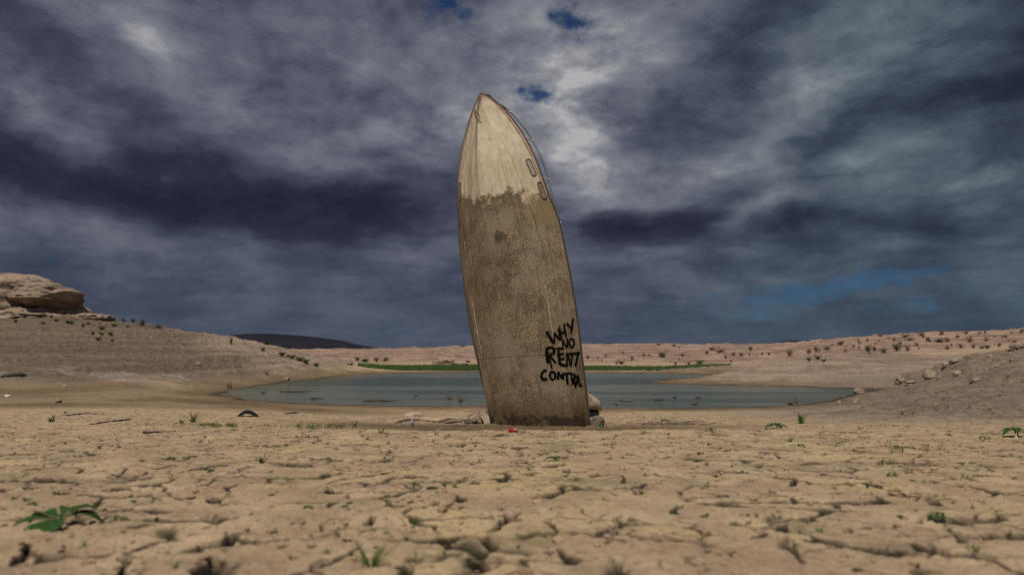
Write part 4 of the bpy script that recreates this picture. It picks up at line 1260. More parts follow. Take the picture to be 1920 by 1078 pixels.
# ------------------------------------------------------------------ debris round the boat
def log_obj(name, uv, rads_px, mat, label, cat, lift=0.6, seg=10, ns=28, wob=.12, flat=1.0):
    pts = [ground_at(u, v) for (u, v) in uv]
    k = sum(p.y for p in pts) / len(pts) / F
    P = spline([tuple(p) for p in pts], ns)
    rr = np.interp(np.linspace(0, 1, ns), np.linspace(0, 1, len(rads_px)), rads_px) * k
    o0 = Vector(P[ns // 2])
    bm = bmesh.new()
    rads = [max(.004, r_ * (1 + wob * math.sin(i * 1.7) + wob * .6 * math.sin(i * 4.1))) for i, r_ in enumerate(rr)]
    add_tube(bm, [Vector(p) + Vector((0, 0, r_ * lift)) - o0 for p, r_ in zip(P, rads)], rads, seg)
    for vv in bm.verts:
        vv.co += Vector((0, 0, 1)) * 0.12 * k * perlin(np.array([vv.co.x * 9.0]), np.array([vv.co.y * 9.0 + vv.co.z * 14]))[0] * 8
    o = bm_obj(name, bm, mat, smooth=True)
    o.location = o0
    return tag(o, label, cat)

log_obj("driftwood_log", [(740, 793), (762, 789), (792, 789), (822, 791), (845, 787), (868, 786)], [2.5, 4.2, 4.6, 4.2, 3.4, 1.6], M['wood'],
        "long pale driftwood log lying left of the boat", "driftwood log")
log_obj("driftwood_log", [(834, 794), (850, 792), (866, 791)], [2.2, 3.6, 2.4], M['wood'], "short pale driftwood piece at the right end of the long log", "driftwood log")
rock("bleached_chunk", 774, 785, 36, 12, M['wood'], "bleached rounded chunk behind the long driftwood log", "wood chunk", 40, rough=.12)
log_obj("dark_stick", [(866, 788), (878, 788), (888, 789)], [1.0, 1.4, .8], M['darkwood'], "thin dark stick between the long log and the broken planks", "stick")

def plank(p0, p1, wid, thick, mat, label, roll=0.0):
    a, b = Vector(p0), Vector(p1)
    d = (b - a); L = d.length; d.normalize()
    side = d.cross(Vector((0, -1, 0.3))).normalized()
    up = d.cross(side).normalized()
    bm = bmesh.new(); n = 9; prev = None
    rs = random.Random(len(label) + int(L * 1000))
    for i in range(n + 1):
        t = i / n; row = []
        ww = wid * (1 - .25 * abs(2 * t - 1) ** 3) * rs.uniform(.85, 1.08)
        c = a + d * L * t + up * 0.02 * math.sin(t * 3)
        for (sx, sy) in ((-1, -1), (-.3, -1.15), (.4, -1.1), (1, -1), (1, 1), (.2, 1.1), (-1, 1)):
            row.append(bm.verts.new(c + side * sx * ww * .5 + up * sy * thick * .5 * rs.uniform(.8, 1.15) - a))
        if prev:
            for k in range(7): bm.faces.new((prev[k], prev[(k + 1) % 7], row[(k + 1) % 7], row[k]))
        else: bm.faces.new(row)
        prev = row
    bm.faces.new(prev[::-1])
    o = bm_obj("broken_plank", bm, mat, smooth=True, sharp=30)
    o.location = a
    return tag(o, label, "plank", "broken planks at the left foot of the boat")
def P3(u, v, y_): return at(u, v, y_)
plank(P3(917, 796, 12.7), P3(904, 773, 12.9), .13, .05, M['wood'], "pale upright broken plank leaning on the left foot of the boat")
plank(P3(902, 793, 12.9), P3(916, 771, 13.0), .10, .05, M['plank'], "brown plank crossing behind the pale upright plank by the boat")
plank(P3(887, 792, 12.8), P3(902, 775, 13.1), .11, .05, M['plank'], "leaning brown plank in the middle of the broken pile left of the boat")
plank(P3(874, 789, 12.9), P3(896, 776, 13.2), .07, .05, M['wood'], "grey plank on the left slope of the broken pile beside the boat")
plank(P3(871, 790, 12.7), P3(897, 786, 12.8), .07, .06, M['plank'], "low brown plank lying in front of the broken pile left of the boat")
plank(P3(878, 781, 13.2), P3(905, 772, 13.3), .06, .04, M['plank'], "topmost thin plank of the broken pile left of the boat")
plank(P3(911, 797, 12.55), P3(921, 779, 12.75), .10, .06, M['wood'], "pale stub tucked against the left corner of the boat")

# the pale broken piece and the post stub on the right of the boat
def broken_shell():
    root = empty("fibreglass_wreckage")
    tag(root, "pale rounded piece of broken fibreglass propped behind the right foot of the boat", "wreckage")
    y_ = 13.4
    out = [(1098, 734), (1106, 738), (1116, 744), (1124, 751), (1128, 758), (1127, 762), (1130, 764), (1128, 770), (1120, 769), (1104, 769), (1094, 768)]
    P = [P3(u, v, y_) for u, v in out]
    c = sum(P, Vector()) / len(P)
    bm = bmesh.new()
    rings = []
    for (sc_, dy) in ((1.0, 0.26), (1.0, 0.02), (.93, -.05), (.72, -.11), (.4, -.14), (.1, -.15)):
        rings.append([bm.verts.new(c * 0 + (p - c) * sc_ + Vector((0, dy, 0.03 * (1 - sc_)))) for p in P])
    for r0, r1 in zip(rings[:-1], rings[1:]):
        for k in range(len(P)):
            bm.faces.new((r0[k], r0[(k + 1) % len(P)], r1[(k + 1) % len(P)], r1[k]))
    bm.faces.new(rings[-1]); bm.faces.new(rings[0][::-1])
    bmesh.ops.subdivide_edges(bm, edges=bm.edges[:], cuts=1, use_grid_fill=True, smooth=.4)
    o = bm_obj("shell", bm, M['pale'], root, smooth=True, sharp=40); o.location = c
    # black block added for the dark shade under the shell
    bm = bmesh.new()
    b0, b1 = P3(1094, 770, 13.4), P3(1124, 781, 13.4)
    bmesh.ops.create_cube(bm, size=1.0)
    for vv in bm.verts:
        vv.co = Vector((vv.co.x * (b1.x - b0.x) * (.8 if vv.co.z < 0 else 1), vv.co.y * .3 + .05, vv.co.z * (b0.z - b1.z)))
    bmesh.ops.bevel(bm, geom=bm.edges[:], offset=.02, segments=2, affect='EDGES')
    o = bm_obj("underside_shade", bm, M['black'], root, smooth=False); o.location = (b0 + b1) / 2
    bm = bmesh.new()
    add_tube(bm, [P3(1098, 757, 13.18), P3(1100, 764, 13.2), P3(1101, 771, 13.2)], [.016, .02, .012], 7)
    bm_obj("bracket", bm, M['darkwood'], root)
broken_shell()

def post_stub():
    root = empty("wooden_stump")
    tag(root, "squat grey weathered stump with a notched top at the right foot of the boat", "stump")
    y_ = 12.45
    for nm, out, dy, dep, mat in (("block", [(1108, 801), (1110, 788), (1114, 780), (1121, 777), (1130, 778), (1134, 783), (1127, 786), (1123, 793), (1122, 801)], 0, .22, M['plank']),
                                  ("post", [(1122, 801), (1124, 790), (1129, 785), (1136, 784), (1137, 790), (1136, 801)], .03, .16, M['wood'])):
        P = [P3(u, v, y_ + dy) for u, v in out]; c = sum(P, Vector()) / len(P)
        bm = bmesh.new()
        f = [bm.verts.new(p - c + Vector((0, random.uniform(-.015, .015), 0))) for p in P]
        k_ = [bm.verts.new(p - c + Vector((0, dep + random.uniform(-.03, .03), 0))) for p in P]
        bm.faces.new(f); bm.faces.new(k_[::-1])
        for i in range(len(P)): bm.faces.new((f[i], f[(i + 1) % len(P)], k_[(i + 1) % len(P)], k_[i]))
        bmesh.ops.bevel(bm, geom=bm.edges[:], offset=.012, segments=2, affect='EDGES')
        o = bm_obj(nm, bm, mat, root, smooth=False); o.location = c - Vector((0, 0, .03))
post_stub()

def can():
    p = ground_at(962, 810)
    k = p.y / F
    r_, L = 4.0 * k * 1.02, 17 * k
    root = empty("drink_can", (p.x, p.y, p.z + r_ * .8), (0, 0, R(-4)))
    tag(root, "crushed red drink can lying on the bank in front of the boat", "can")
    m, N, bs, _ = new_mat("red_can_paint")
    co = N.new('ShaderNodeTexCoord').outputs['Object']
    w_ = N.noise(N.mapping(co, (0, 0, .3)), 26, 2, .5, 1.5)
    sp = N.new('ShaderNodeSeparateXYZ'); N.put(sp.inputs[0], co)
    swirl = N.math('MULTIPLY', N.step(w_, .53, .56), N.step(sp.outputs[0], -.01, .01))
    N.put(bs.inputs['Base Color'], N.mix(swirl, (0.42, 0.012, 0.018), (0.62, 0.55, 0.52)))
    bs.inputs['Roughness'].default_value = .35
    al, N2, b2, _ = new_mat("bare_aluminium"); b2.inputs['Metallic'].default_value = .9; b2.inputs['Base Color'].default_value = (.25, .22, .22, 1); b2.inputs['Roughness'].default_value = .35
    bm = bmesh.new()
    xs = np.linspace(-L / 2, L / 2, 14)
    add_tube(bm, [Vector((x_, 0, 0)) for x_ in xs], [r_ * (.78 if i in (0, 13) else 1) for i in range(14)], 18, cap=False)
    for vv in bm.verts:
        t = vv.co.x / L
        vv.co.z *= 1 - .28 * math.exp(-((t - .1) / .16) ** 2); vv.co.y += .006 * math.sin(t * 9); vv.co.z += .004 * math.sin(t * 14 + vv.co.y * 60)
    bm_obj("body", bm, m, root)
    for sgn in (-1, 1):
        bm = bmesh.new()
        bmesh.ops.create_cone(bm, cap_ends=True, segments=18, radius1=r_ * .8, radius2=r_ * .72, depth=.012, matrix=Matrix.Translation((sgn * L / 2, 0, 0)) @ Matrix.Rotation(R(90) * sgn, 4, 'Y'))
        bm_obj("end_cap", bm, al, root)
can()

def tyre_piece():
    """a black half-buried arc of rubber"""
    p = ground_at(465, 781); k = p.y / F
    root = empty("rubber_arc", (p.x, p.y, p.z - .01))
    tag(root, "black curved scrap of rubber arching over the mud at left", "rubber scrap")
    bm = bmesh.new(); n = 26; prev = None
    for i in range(n + 1):
        t = i / n
        xx = (-22 + 44 * t) * k
        zo = 13.0 * k * math.sin(math.pi * t) ** .9 * (1.05 - .25 * abs(t - .42)); zi = max(zo - (2.5 + 4.0 * math.sin(math.pi * t)) * k, -.02) if 0.06 < t < .94 else zo - .02
        dep = .035 * math.sin(math.pi * t) ** .6 + .012
        row = [bm.verts.new(q) for q in ((xx, -dep, zi), (xx, -dep * .9, zo * .94), (xx, -dep * .3, zo), (xx, dep * .5, zo * .96), (xx, dep, zi), (xx, dep * .8, zi), (xx, 0, zi + .012))]
        if prev:
            for j in range(7): bm.faces.new((prev[j], prev[(j + 1) % 7], row[(j + 1) % 7], row[j]))
        else: bm.faces.new(row)
        prev = row
    bm.faces.new(prev[::-1])
    bm_obj("tread", bm, M['black'], root, smooth=True, sharp=50)
    bm = bmesh.new()
    add_tube(bm, [Vector(((-18 + 3.6 * i) * k, .02 - .05, .014 + .006 * math.sin(i))) for i in range(11)], .018, 6)  # black strip laid as the shadow under the arc
    bm_obj("shadow_strip", bm, M['black'], root)
tyre_piece()

def bottle():
    p = ground_at(770, 799); k = p.y / F
    root = empty("plastic_bottle", (p.x, p.y, p.z), (0, R(14), 0))
    tag(root, "crumpled bluish plastic bottle in front of the long driftwood log", "bottle")
    m, N, bs, _ = new_mat("bluish_plastic")
    bs.inputs['Base Color'].default_value = (.20, .25, .27, 1); bs.inputs['Roughness'].default_value = .2; bs.inputs['Specular IOR Level'].default_value = .6
    bm = bmesh.new()
    add_tube(bm, [Vector((0, 0, z_ * k)) for z_ in (0, 1, 3.5, 6, 8, 9.5, 11)], [3.6 * k, 4 * k, 3.5 * k, 4.1 * k, 3.8 * k, 2.2 * k, 1.3 * k], 14)
    bm_obj("body", bm, m, root)
    bm = bmesh.new(); add_tube(bm, [Vector((0, 0, 11.05 * k)), Vector((0, 0, 12.4 * k))], 1.6 * k, 10)
    bm_obj("cap", bm, M['litter'], root)
bottle()

def twig_heap(name, u0, u1, v, h_px, n, mat, label, cat, seed, curl=False):
    rs = random.Random(seed); pc = ground_at((u0 + u1) / 2, v); k = pc.y / F
    bm = bmesh.new()
    for i in range(n):
        a = ground_at(rs.uniform(u0, u1), v + rs.uniform(-3, 2))
        L = rs.uniform(.12, .45) * (u1 - u0) * k; an = rs.choice([0, math.pi]) + rs.gauss(0, .4)
        d = Vector((math.cos(an), math.sin(an) * .8, 0)); pts = []
        for t in np.linspace(0, 1, 6):
            pts.append(a + d * L * t + Vector((0, 0, (rs.uniform(0, h_px) * math.sin(math.pi * t) * .8 + .8) * k)) - pc)
        add_tube(bm, pts, [rs.uniform(.5, 1.1) * k * (1 - .6 * t) for t in np.linspace(0, 1, 6)], 5)
    if curl:
        for rr_ in (4.5, 6.0):
            pts = [ground_at(u0 + (u1 - u0) * .72 if curl == 2 else 1247, v) - pc + Vector((math.cos(a_) * rr_ * 1.4 * k, rs.uniform(-.02, .02), (rr_ + math.sin(a_) * rr_) * k * .9)) for a_ in np.linspace(.2, 5.4, 16)]
            add_tube(bm, pts, .9 * k, 5)
    o = bm_obj(name, bm, mat); o.location = pc
    return tag(o, label, cat)
twig_heap("twig_heap", 1200, 1320, 796, 5, 26, M['twig'], "tangle of dry grey twigs with a curled root right of the boat", "twigs", 3, curl=True)
log_obj("dry_twig", [(788, 803), (800, 801), (812, 803), (820, 801)], [.5, .9, .8, .4], M['twig'], "crooked dry twig beside the plastic bottle", "twig")
log_obj("dry_twig", [(846, 800), (858, 798), (870, 799), (880, 797)], [.5, 1.0, .8, .4], M['darkwood'], "thin dark twig on damp mud left of the boat foot", "twig")
log_obj("fallen_branch", [(116, 779), (140, 778), (165, 776), (196, 777)], [.8, 1.5, 1.3, .6], M['darkwood'], "thin dark branch lying straight on the mud at far left", "branch")
log_obj("fallen_branch", [(168, 796), (200, 792), (232, 788), (246, 786)], [.8, 1.6, 1.5, .8], M['darkwood'], "dark bent branch lying nearer than the straight one at left", "branch")
log_obj("fallen_branch", [(532, 776), (548, 775), (560, 774)], [.8, 1.6, .8], M['darkwood'], "short dark stick right of the black rubber scrap", "stick")
log_obj("fallen_branch", [(268, 812), (290, 811), (330, 809)], [2.2, 1.8, .6], M['darkwood'], "dark broken branch on the cracked mud below the grass line at left", "branch")
log_obj("dead_log", [(3, 707), (20, 706), (38, 706), (47, 705)], [2.4, 4.6, 4.8, 2.6], M['darkwood'], "dark dead log with an upturned end at the foot of the left hill", "log")
log_obj("dead_log", [(46, 706), (50, 703)], [1.6, .8], M['darkwood'], "short upright snag at the right end of the dark dead log", "log")

for (u, v, w_, lab) in ((121, 723, 6, "white scrap of litter on the mud below the left hill"), (14, 743, 12, "flat white scrap of litter at the far left edge of the mud"),
                        (684, 757, 4, "tiny white scrap of litter at the near water edge"), (1340, 762, 4, "tiny white scrap of litter at the water edge right of the boat")):
    p = ground_at(u, v); k = p.y / F
    bm = rock_bm(2, (w_ * k / 2, w_ * k / 3, w_ * k / 6), .3, .6, int(u))
    o = bm_obj("litter_scrap", bm, M['litter'], smooth=False); o.location = (p.x, p.y, p.z + w_ * k / 10)
    tag(o, lab, "litter")

# sticks poking out of the shallow water
def floating(u, v, w_, lab, seed):
    d = ray(u, v); t = -ZC / d.z; k = t / F; rs = random.Random(seed)
    bm = bmesh.new()
    for i in range(4):
        y0 = rs.uniform(-.15, .15); L = w_ * k * rs.uniform(.4, .9); x0 = rs.uniform(-.5, .1) * w_ * k
        add_tube(bm, [Vector((x0 + L * q, y0 + .08 * q, .012 + rs.uniform(0, 1.6) * k)) for q in (0, .3, .6, 1)], [.8 * k, 1.3 * k, 1 * k, .4 * k], 5)
    o = bm_obj("floating_stick", bm, M['twig'] if seed % 2 else M['darkwood']); o.location = (d.x * t, t, 0)
    tag(o, lab, "stick", "sticks in the shallow water")
floating(1170, 752, 26, "long pale stick in the shallow water right of the boat", 1)
floating(1155, 759, 6, "short dark stick at the near edge right of the boat", 2)
floating(1232, 750, 16, "dark stick in the shallow water, second beyond the boat", 4)
floating(1266, 746, 9, "thin dark stick farthest out in the shallow water", 6)
floating(1308, 746, 12, "thin dark stick in the middle of the right-hand shallows", 8)
floating(1302, 759, 20, "dark branch lying along the near edge of the right-hand water", 10)
floating(550, 735, 50, "long dark stick in the shallow left arm of the water", 12)
floating(492, 737, 10, "short dark stub in the shallow left arm of the water", 14)
floating(590, 748, 30, "dark stick along the near edge of the left water", 16)
floating(700, 753, 60, "dark row of sticks along the near edge left of the boat", 18)
floating(780, 742, 8, "tiny pale stick out in the water left of the boat", 19)

# ------------------------------------------------------------------ shrubs
def shrub_mesh(name, mat, seed, n_stem=9, n_leaf=420, leaf=.085, spread=1.0, airy=0.0):
    rs = random.Random(seed); bm = bmesh.new()
    tips = []
    for i in range(n_stem):
        an = rs.uniform(0, 6.28); ln = rs.uniform(.15, .95) * spread; hh = rs.uniform(.45, 1.0)
        pts = [Vector((math.cos(an) * ln * t * .55, math.sin(an) * ln * t * .55, hh * t ** .8)) + Vector((rs.gauss(0, .02), rs.gauss(0, .02), 0)) * (t > 0) for t in (0, .35, .7, 1)]
        add_tube(bm, pts, [.022, .016, .011, .004], 4)
        tips += [(p, q) for p, q in zip(pts[1:], (.5, .8, 1.0))]
    nf = len(bm.faces)
    for i in range(n_leaf):
        p, q = rs.choice(tips)
        c = p + Vector((rs.gauss(0, .13), rs.gauss(0, .13), rs.gauss(0, .09)))
        if c.z < .03: c.z = rs.uniform(.03, .15)
        a = Vector((rs.gauss(0, 1), rs.gauss(0, 1), rs.gauss(.4, 1))).normalized(); b = a.orthogonal().normalized()
        s = leaf * rs.uniform(.5, 1.2)
        bm.faces.new([bm.verts.new(c + a * s), bm.verts.new(c + b * s * .38), bm.verts.new(c - a * s * .7), bm.verts.new(c - b * s * .38)])
    me = bpy.data.meshes.new(name)
    me.materials.append(M['twig']); me.materials.append(mat)
    bm.to_mesh(me); bm.free()
    idx = np.ones(len(me.polygons), np.int32); idx[:nf] = 0
    me.polygons.foreach_set('material_index', idx)
    return me
SB = [shrub_mesh("desert_shrub", M['shrub_brown'], k, 12, 520, .08, 1.1) for k in range(3)]
SO = [shrub_mesh("desert_shrub", M['shrub_olive'], 10 + k, 12, 560, .08, 1.1) for k in range(3)]
SG = [shrub_mesh("green_shrub", M['shrub_green'], 20 + k, 14, 760, .085, 1.3) for k in range(3)]
SD = [shrub_mesh("dead_shrub", M['shrub_brown'], 30 + k, 24, 60, .06, 1.5) for k in range(2)]

def place(name, me, u, v, wpx, hpx, label, cat, group=None, water=False, base=True, ydist=None):
    if water:
        d = ray(u, v); t = -ZC / d.z; p = Vector((d.x * t, t, -.02))
    elif ydist is not None:
        p = at(u, v, ydist); p.z = hz(p.x, p.y)
    else:
        p = ground_at(u, v)
        if p.y > 250: return None
    k = p.y / F
    o = bpy.data.objects.new(name, me); C.objects.link(o)
    o.location = (p.x, p.y, p.z - .02 * hpx * k)
    o.scale = (wpx * k / 1.25, wpx * k / 1.25, hpx * k)
    o.rotation_euler.z = random.uniform(0, 6.28)
    return tag(o, label, cat, group)

brown = [(1240, 669, 20, 9), (1207, 668, 8, 8), (1280, 668, 9, 6), (1326, 663, 12, 5), (1350, 661, 28, 7), (1375, 667, 10, 8), (1390, 667, 12, 6), (1405, 667, 6, 6), (1361, 672, 7, 7),
         (1407, 658, 9, 9), (1480, 667, 15, 12), (1516, 663, 13, 10), (1530, 659, 11, 10), (1552, 655, 22, 8), (1292, 684, 9, 6), (1267, 684, 8, 6), (1136, 669, 8, 6), (1121, 673, 6, 5),
         (1185, 674, 8, 6), (1235, 647, 10, 3), (1265, 649, 12, 4), (1335, 656, 14, 5), (1585, 661, 8, 8), (1600, 651, 9, 7), (1627, 660, 15, 13), (1639, 658, 9, 9), (1655, 661, 18, 11),
         (1681, 658, 18, 15), (1702, 658, 12, 12), (1776, 655, 13, 8), (1802, 653, 15, 9), (1825, 653, 10, 9), (1841, 654, 13, 8), (1852, 654, 12, 8), (1818, 642, 15, 12), (1760, 641, 22, 8),
         (1777, 641, 13, 9), (1728, 630, 13, 8), (1766, 628, 11, 9), (1812, 626, 9, 5), (1677, 639, 8, 6), (1612, 645, 8, 5), (1576, 646, 18, 6), (1697, 632, 18, 6), (1707, 638, 16, 5),
         (1874, 650, 8, 7), (1850, 639, 12, 9), (1902, 643, 12, 7), (1837, 626, 8, 4), (1650, 631, 12, 4), (1740, 636, 10, 5), (1795, 633, 9, 5), (1720, 648, 9, 6), (1885, 633, 10, 6)]
def where(u, v):
    side = "far flats right of the boat" if u < 1420 else ("far right hillside" if u < 1720 else "far right hillside near the picture edge")
    row = "near the crest" if v < 636 else ("half-way up" if v < 652 else "low")
    return row + " on the " + side
for i, (u, v, w_, h_) in enumerate(brown):
    big = "wide" if w_ > 15 else ("mid-sized" if w_ > 10 else "small")
    col = "brown" if i % 3 else "olive-brown"
    place("desert_shrub", (SB if i % 3 else SO)[i % 3], u, v, w_ * 1.15, h_, f"{big} dry {col} shrub {where(u, v)}", "shrub", "dry shrubs on the far right hills")
for i in range(30):
    u = 1440 + 480 * random.random(); crest = np.interp(u, [1440, 1520, 1600, 1680, 1800, 1920], [646, 642, 635, 628, 625, 619])
    v = crest + 2 + random.random() ** 2 * 30
    w_ = random.uniform(4, 9)
    place("desert_shrub", random.choice(SB + SO[:1]), u, v, w_, w_ * .75, f"tiny dry shrub {where(u, v)}", "shrub", "dry shrubs on the far right hills")
for i in range(14):
    u = random.uniform(1100, 1430); v = random.uniform(650, 680); w_ = random.uniform(3.5, 8)
    place("desert_shrub", random.choice(SB + SO[:1]), u, v, w_, w_ * .8, f"tiny dry shrub {where(u, v)}", "shrub", "dry shrubs on the far right hills")
for (u, v, w_, h_, lab) in ((1312, 682, 17, 9, "rounded dark green shrub on the far shore right of the grass strip"), (1165, 683, 14, 8, "pale green shrub clump beyond the far shore right of the boat"),
                            (1156, 683, 7, 7, "small green shrub left of the pale green clump beyond the shore"), (1534, 674, 13, 9, "bright green bush, larger of two on the right peninsula"),
                            (1517, 677, 10, 8, "bright green bush, smaller of two on the right peninsula"), (1546, 678, 10, 5, "sprawling low green plant right of the two green bushes"),
                            (670, 676, 11, 8, "green shrub at the tip of the left hill by the far shore"), (684, 679, 16, 7, "wide green shrub beside the grass at the left hill tip"),
                            (529, 667, 15, 8, "green shrub at the top of the row descending the left hill"), (548, 672, 15, 7, "green shrub, second from the top of the row on the left hill"),
                            (562, 677, 16, 8, "green shrub in the middle of the row on the left hill"), (574, 681, 16, 8, "green shrub, second lowest of the row on the left hill"),
                            (592, 686, 12, 6, "lowest green shrub of the row descending the left hill"), (493, 658, 10, 8, "small green shrub alone above the green row"),
                            (540, 669, 9, 5, "tiny green plant between the two upper shrubs of the row"), (878, 680, 12, 5, "low green shrub behind the left edge of the boat")):
    place("green_shrub", SG[int(u) % 3], u, v, w_, h_, lab, "shrub")
for (u, v, w_, h_, lab) in ((706, 678, 22, 9, "wide olive shrub behind the far grass left of the boat"), (722, 678, 16, 9, "round olive shrub right of the wide olive one on the far shore"),
                            (433, 647, 9, 14, "tall pale olive shrub near the crest of the left hill")):
    place("desert_shrub", SO[int(u) % 3], u, v, w_, h_, lab, "shrub")
for (u, v, w_, h_, lab) in ((266, 615, 13, 15, "tall olive shrub against the sky on the left hill crest"), (296, 616, 20, 10, "wide olive shrub right of the tall one on the left crest"),
                            (249, 613, 10, 9, "dry grey shrub left of the tall one on the left crest"), (231, 611, 10, 9, "dry shrub leftmost on the left hill crest"), (320, 617, 10, 4, "tiny shrub right end of the left hill crest row")):
    place("desert_shrub", SO[int(u) % 3], u, v, w_, h_, lab, "shrub", ydist=48.5)
for (u, v, w_, h_, lab) in ((501, 645, 22, 7, "dark low shrub on the skyline of the left hill before the mountain"),):
    place("green_shrub", SG[0], u, v, w_, h_, lab, "shrub", ydist=47)
for (u, v, w_, h_, lab) in ((868, 649, 10, 4, "dark shrub on the skyline just left of the boat"), (834, 652, 7, 3, "tiny dark shrub on the skyline left of the boat")):
    place("desert_shrub", SG[1], u, v, w_, h_, lab, "shrub", ydist=139)
small = [(11, 589), (26, 595), (28, 585), (50, 595), (133, 607), (155, 612), (165, 608), (192, 618), (183, 638), (175, 627), (105, 603), (81, 607), (239, 614), (214, 612), (208, 629), (128, 606), (190, 628), (30, 604), (210, 640)]
for i, (u, v) in enumerate(small):
    w_ = 8 + (i * 5) % 6
    place("green_tuft", SG[i % 3], u, v, w_, w_ * .55, "small green tuft among stones below the rock outcrop" if v < 612 else "small green tuft on the upper slope of the left hill", "plant", "green tufts on the left hill")

for (u, v, w_, h_, lab) in ((843, 750, 16, 17, "dead twiggy shrub in the water, left of two beside the boat"), (863, 755, 20, 20, "dead twiggy shrub in the water, right of two beside the boat"),
                            (1494, 757, 17, 19, "dead twiggy shrub at the near water edge at right")):
    place("dead_shrub", SD[int(u) % 2], u, v, w_, h_, lab, "shrub", water=True)
place("moss_mound", SO[1], 1482, 759, 20, 5, "low olive mound of plants at the foot of the dead shrub by the water", "plant")
place("dead_shrub", SD[0], 500, 703, 14, 12, "dry brown shrub low on the left hill above the water", "shrub")

# ------------------------------------------------------------------ grass and weeds
def blades_bm(bm, c, n, h, spread, rs, width=.05, lean=.5, curve=.35):
    for i in range(n):
        an = rs.uniform(0, 6.28); rr_ = spread * math.sqrt(rs.random())
        b = c + Vector((math.cos(an) * rr_, math.sin(an) * rr_, 0))
        an2 = an + rs.gauss(0, .7); le = lean * rs.uniform(.2, 1.1); hh = h * rs.uniform(.45, 1.05)
        out = Vector((math.cos(an2), math.sin(an2), 0)); side = Vector((-out.y, out.x, 0)) * hh * width * .5
        pts = [(0, 1), (.4, .9), (.75, .6), (1, .05)]
        prev = None
        for t, w_ in pts:
            p = b + out * hh * (le * t + curve * le * t * t) + Vector((0, 0, hh * (t - .30 * le * t * t)))
            row = (bm.verts.new(p - side * w_), bm.verts.new(p + side * w_))
            if prev: bm.faces.new((prev[0], prev[1], row[1], row[0]))
            prev = row
def grass_mesh(name, mat, seed, n, spread, width, lean):
    bm = bmesh.new(); blades_bm(bm, Vector(), n, 1.0, spread, random.Random(seed), width, lean)
    me = bpy.data.meshes.new(name); bm.to_mesh(me); bm.free(); me.materials.append(mat)
    return me
def leaf_faces(bm, base, d, L, wid, rs, up=.35, droop=.6):
    """one pointed leaf with a folded mid rib"""
    side = Vector((-d.y, d.x, 0)).normalized()
    prof = [(0, .06), (.12, .45), (.3, .92), (.48, 1.0), (.68, .78), (.86, .36), (1, .02)]
    prev = None
    for t, w_ in prof:
        c = base + d * L * t + Vector((0, 0, L * (up * t - droop * t * t)))
        e = side * wid * L * .5 * w_
        row = [bm.verts.new(c - e + Vector((0, 0, .10 * w_ * L * wid))), bm.verts.new(c), bm.verts.new(c + e + Vector((0, 0, .10 * w_ * L * wid)))]
        if prev:
            bm.faces.new((prev[0], prev[1], row[1], row[0])); bm.faces.new((prev[1], prev[2], row[2], row[1]))
        prev = row
def sprout_mesh(name, seed, n, wid, hh=.5):
    rs = random.Random(seed); bm = bmesh.new()
    a0 = rs.uniform(0, 6.28)
    for i in range(n):
        an = a0 + i * 6.28 / n + rs.gauss(0, .3); d = Vector((math.cos(an), math.sin(an), 0))
        b = Vector((0, 0, hh * rs.uniform(.15, .8))) + d * .08
        leaf_faces(bm, b, d, rs.uniform(.5, 1.0), wid, rs, rs.uniform(.2, .7), rs.uniform(.4, .8))
    add_tube(bm, [Vector((0, 0, -.1)), Vector((0, 0, hh * .5)), Vector((.02, 0, hh * .8))], [.05, .04, .02], 5)
    me = bpy.data.meshes.new(name); bm.to_mesh(me); bm.free(); me.materials.append(M['leaf'])
    me.polygons.foreach_set('use_smooth', [True] * len(me.polygons))
    return me
GT_ = [grass_mesh("grass_tuft", M['grass'], k, 16, .22, .10, .75) for k in range(3)]
GD_ = [grass_mesh("dry_grass_tuft", M['drygrass'], 40, 34, .25, .07, .5)]
GS_ = [grass_mesh("spiky_tuft", M['grass'], 44, 26, .2, .085, .55)]
SP_ = [sprout_mesh("green_sprout", k, 3 + k % 3, .42 + .1 * (k % 3)) for k in range(5)]

def broad_plant(u, v, wpx, leaves, label, seed, hpx=None):
    """a broad-leaved seedling, each leaf a part; leaves = (angle, length share, lift)"""
    p = ground_at(u, v); k = p.y / F; S = wpx * k * .5
    root = empty("broadleaf_weed", p)
    tag(root, label, "weed")
    rs = random.Random(seed)
    for (an, L, up) in leaves:
        bm = bmesh.new(); d = Vector((math.cos(R(an)), math.sin(R(an)), 0))
        leaf_faces(bm, Vector((0, 0, S * .24)) + d * S * .10, d, S * L, .52, rs, up, up + .25)
        for _ in range(1): bmesh.ops.subdivide_edges(bm, edges=bm.edges[:], cuts=1, use_grid_fill=True)
        for vv in bm.verts:
            vv.co.z += S * .03 * perlin(np.array([vv.co.x / S * 5 + seed]), np.array([vv.co.y / S * 5.0]))[0]
        bm_obj("leaf", bm, M['leaf'], root)
    bm = bmesh.new(); add_tube(bm, [Vector((0, 0, -.02)), Vector((S * .02, 0, S * .2)), Vector((0, 0, S * .36))], [S * .05, S * .04, S * .03], 6)
    bm_obj("stem", bm, M['grass'], root)
broad_plant(112, 990, 148, [(205, 1.15, .30), (165, .9, .8), (40, 1.0, 1.0), (12, .95, .6), (278, 1.5, -.05), (100, .8, 1.1), (300, .5, .5)], "large blurred broad-leaved weed in the near left corner", 1)
broad_plant(1040, 864, 40, [(190, 1.0, .5), (150, .8, .8), (20, 1.0, .6), (50, .8, .8), (275, .9, .2), (90, .7, .8)], "broad-leaved green weed on cracked mud just below the boat", 2)
broad_plant(1456, 803, 42, [(190, 1.1, .3), (150, .9, .9), (20, 1.0, .4), (60, .9, 1.0), (275, .9, .3), (100, .8, 1.0), (330, .9, .5)], "bushy dark green weed right of the twig tangle", 3)
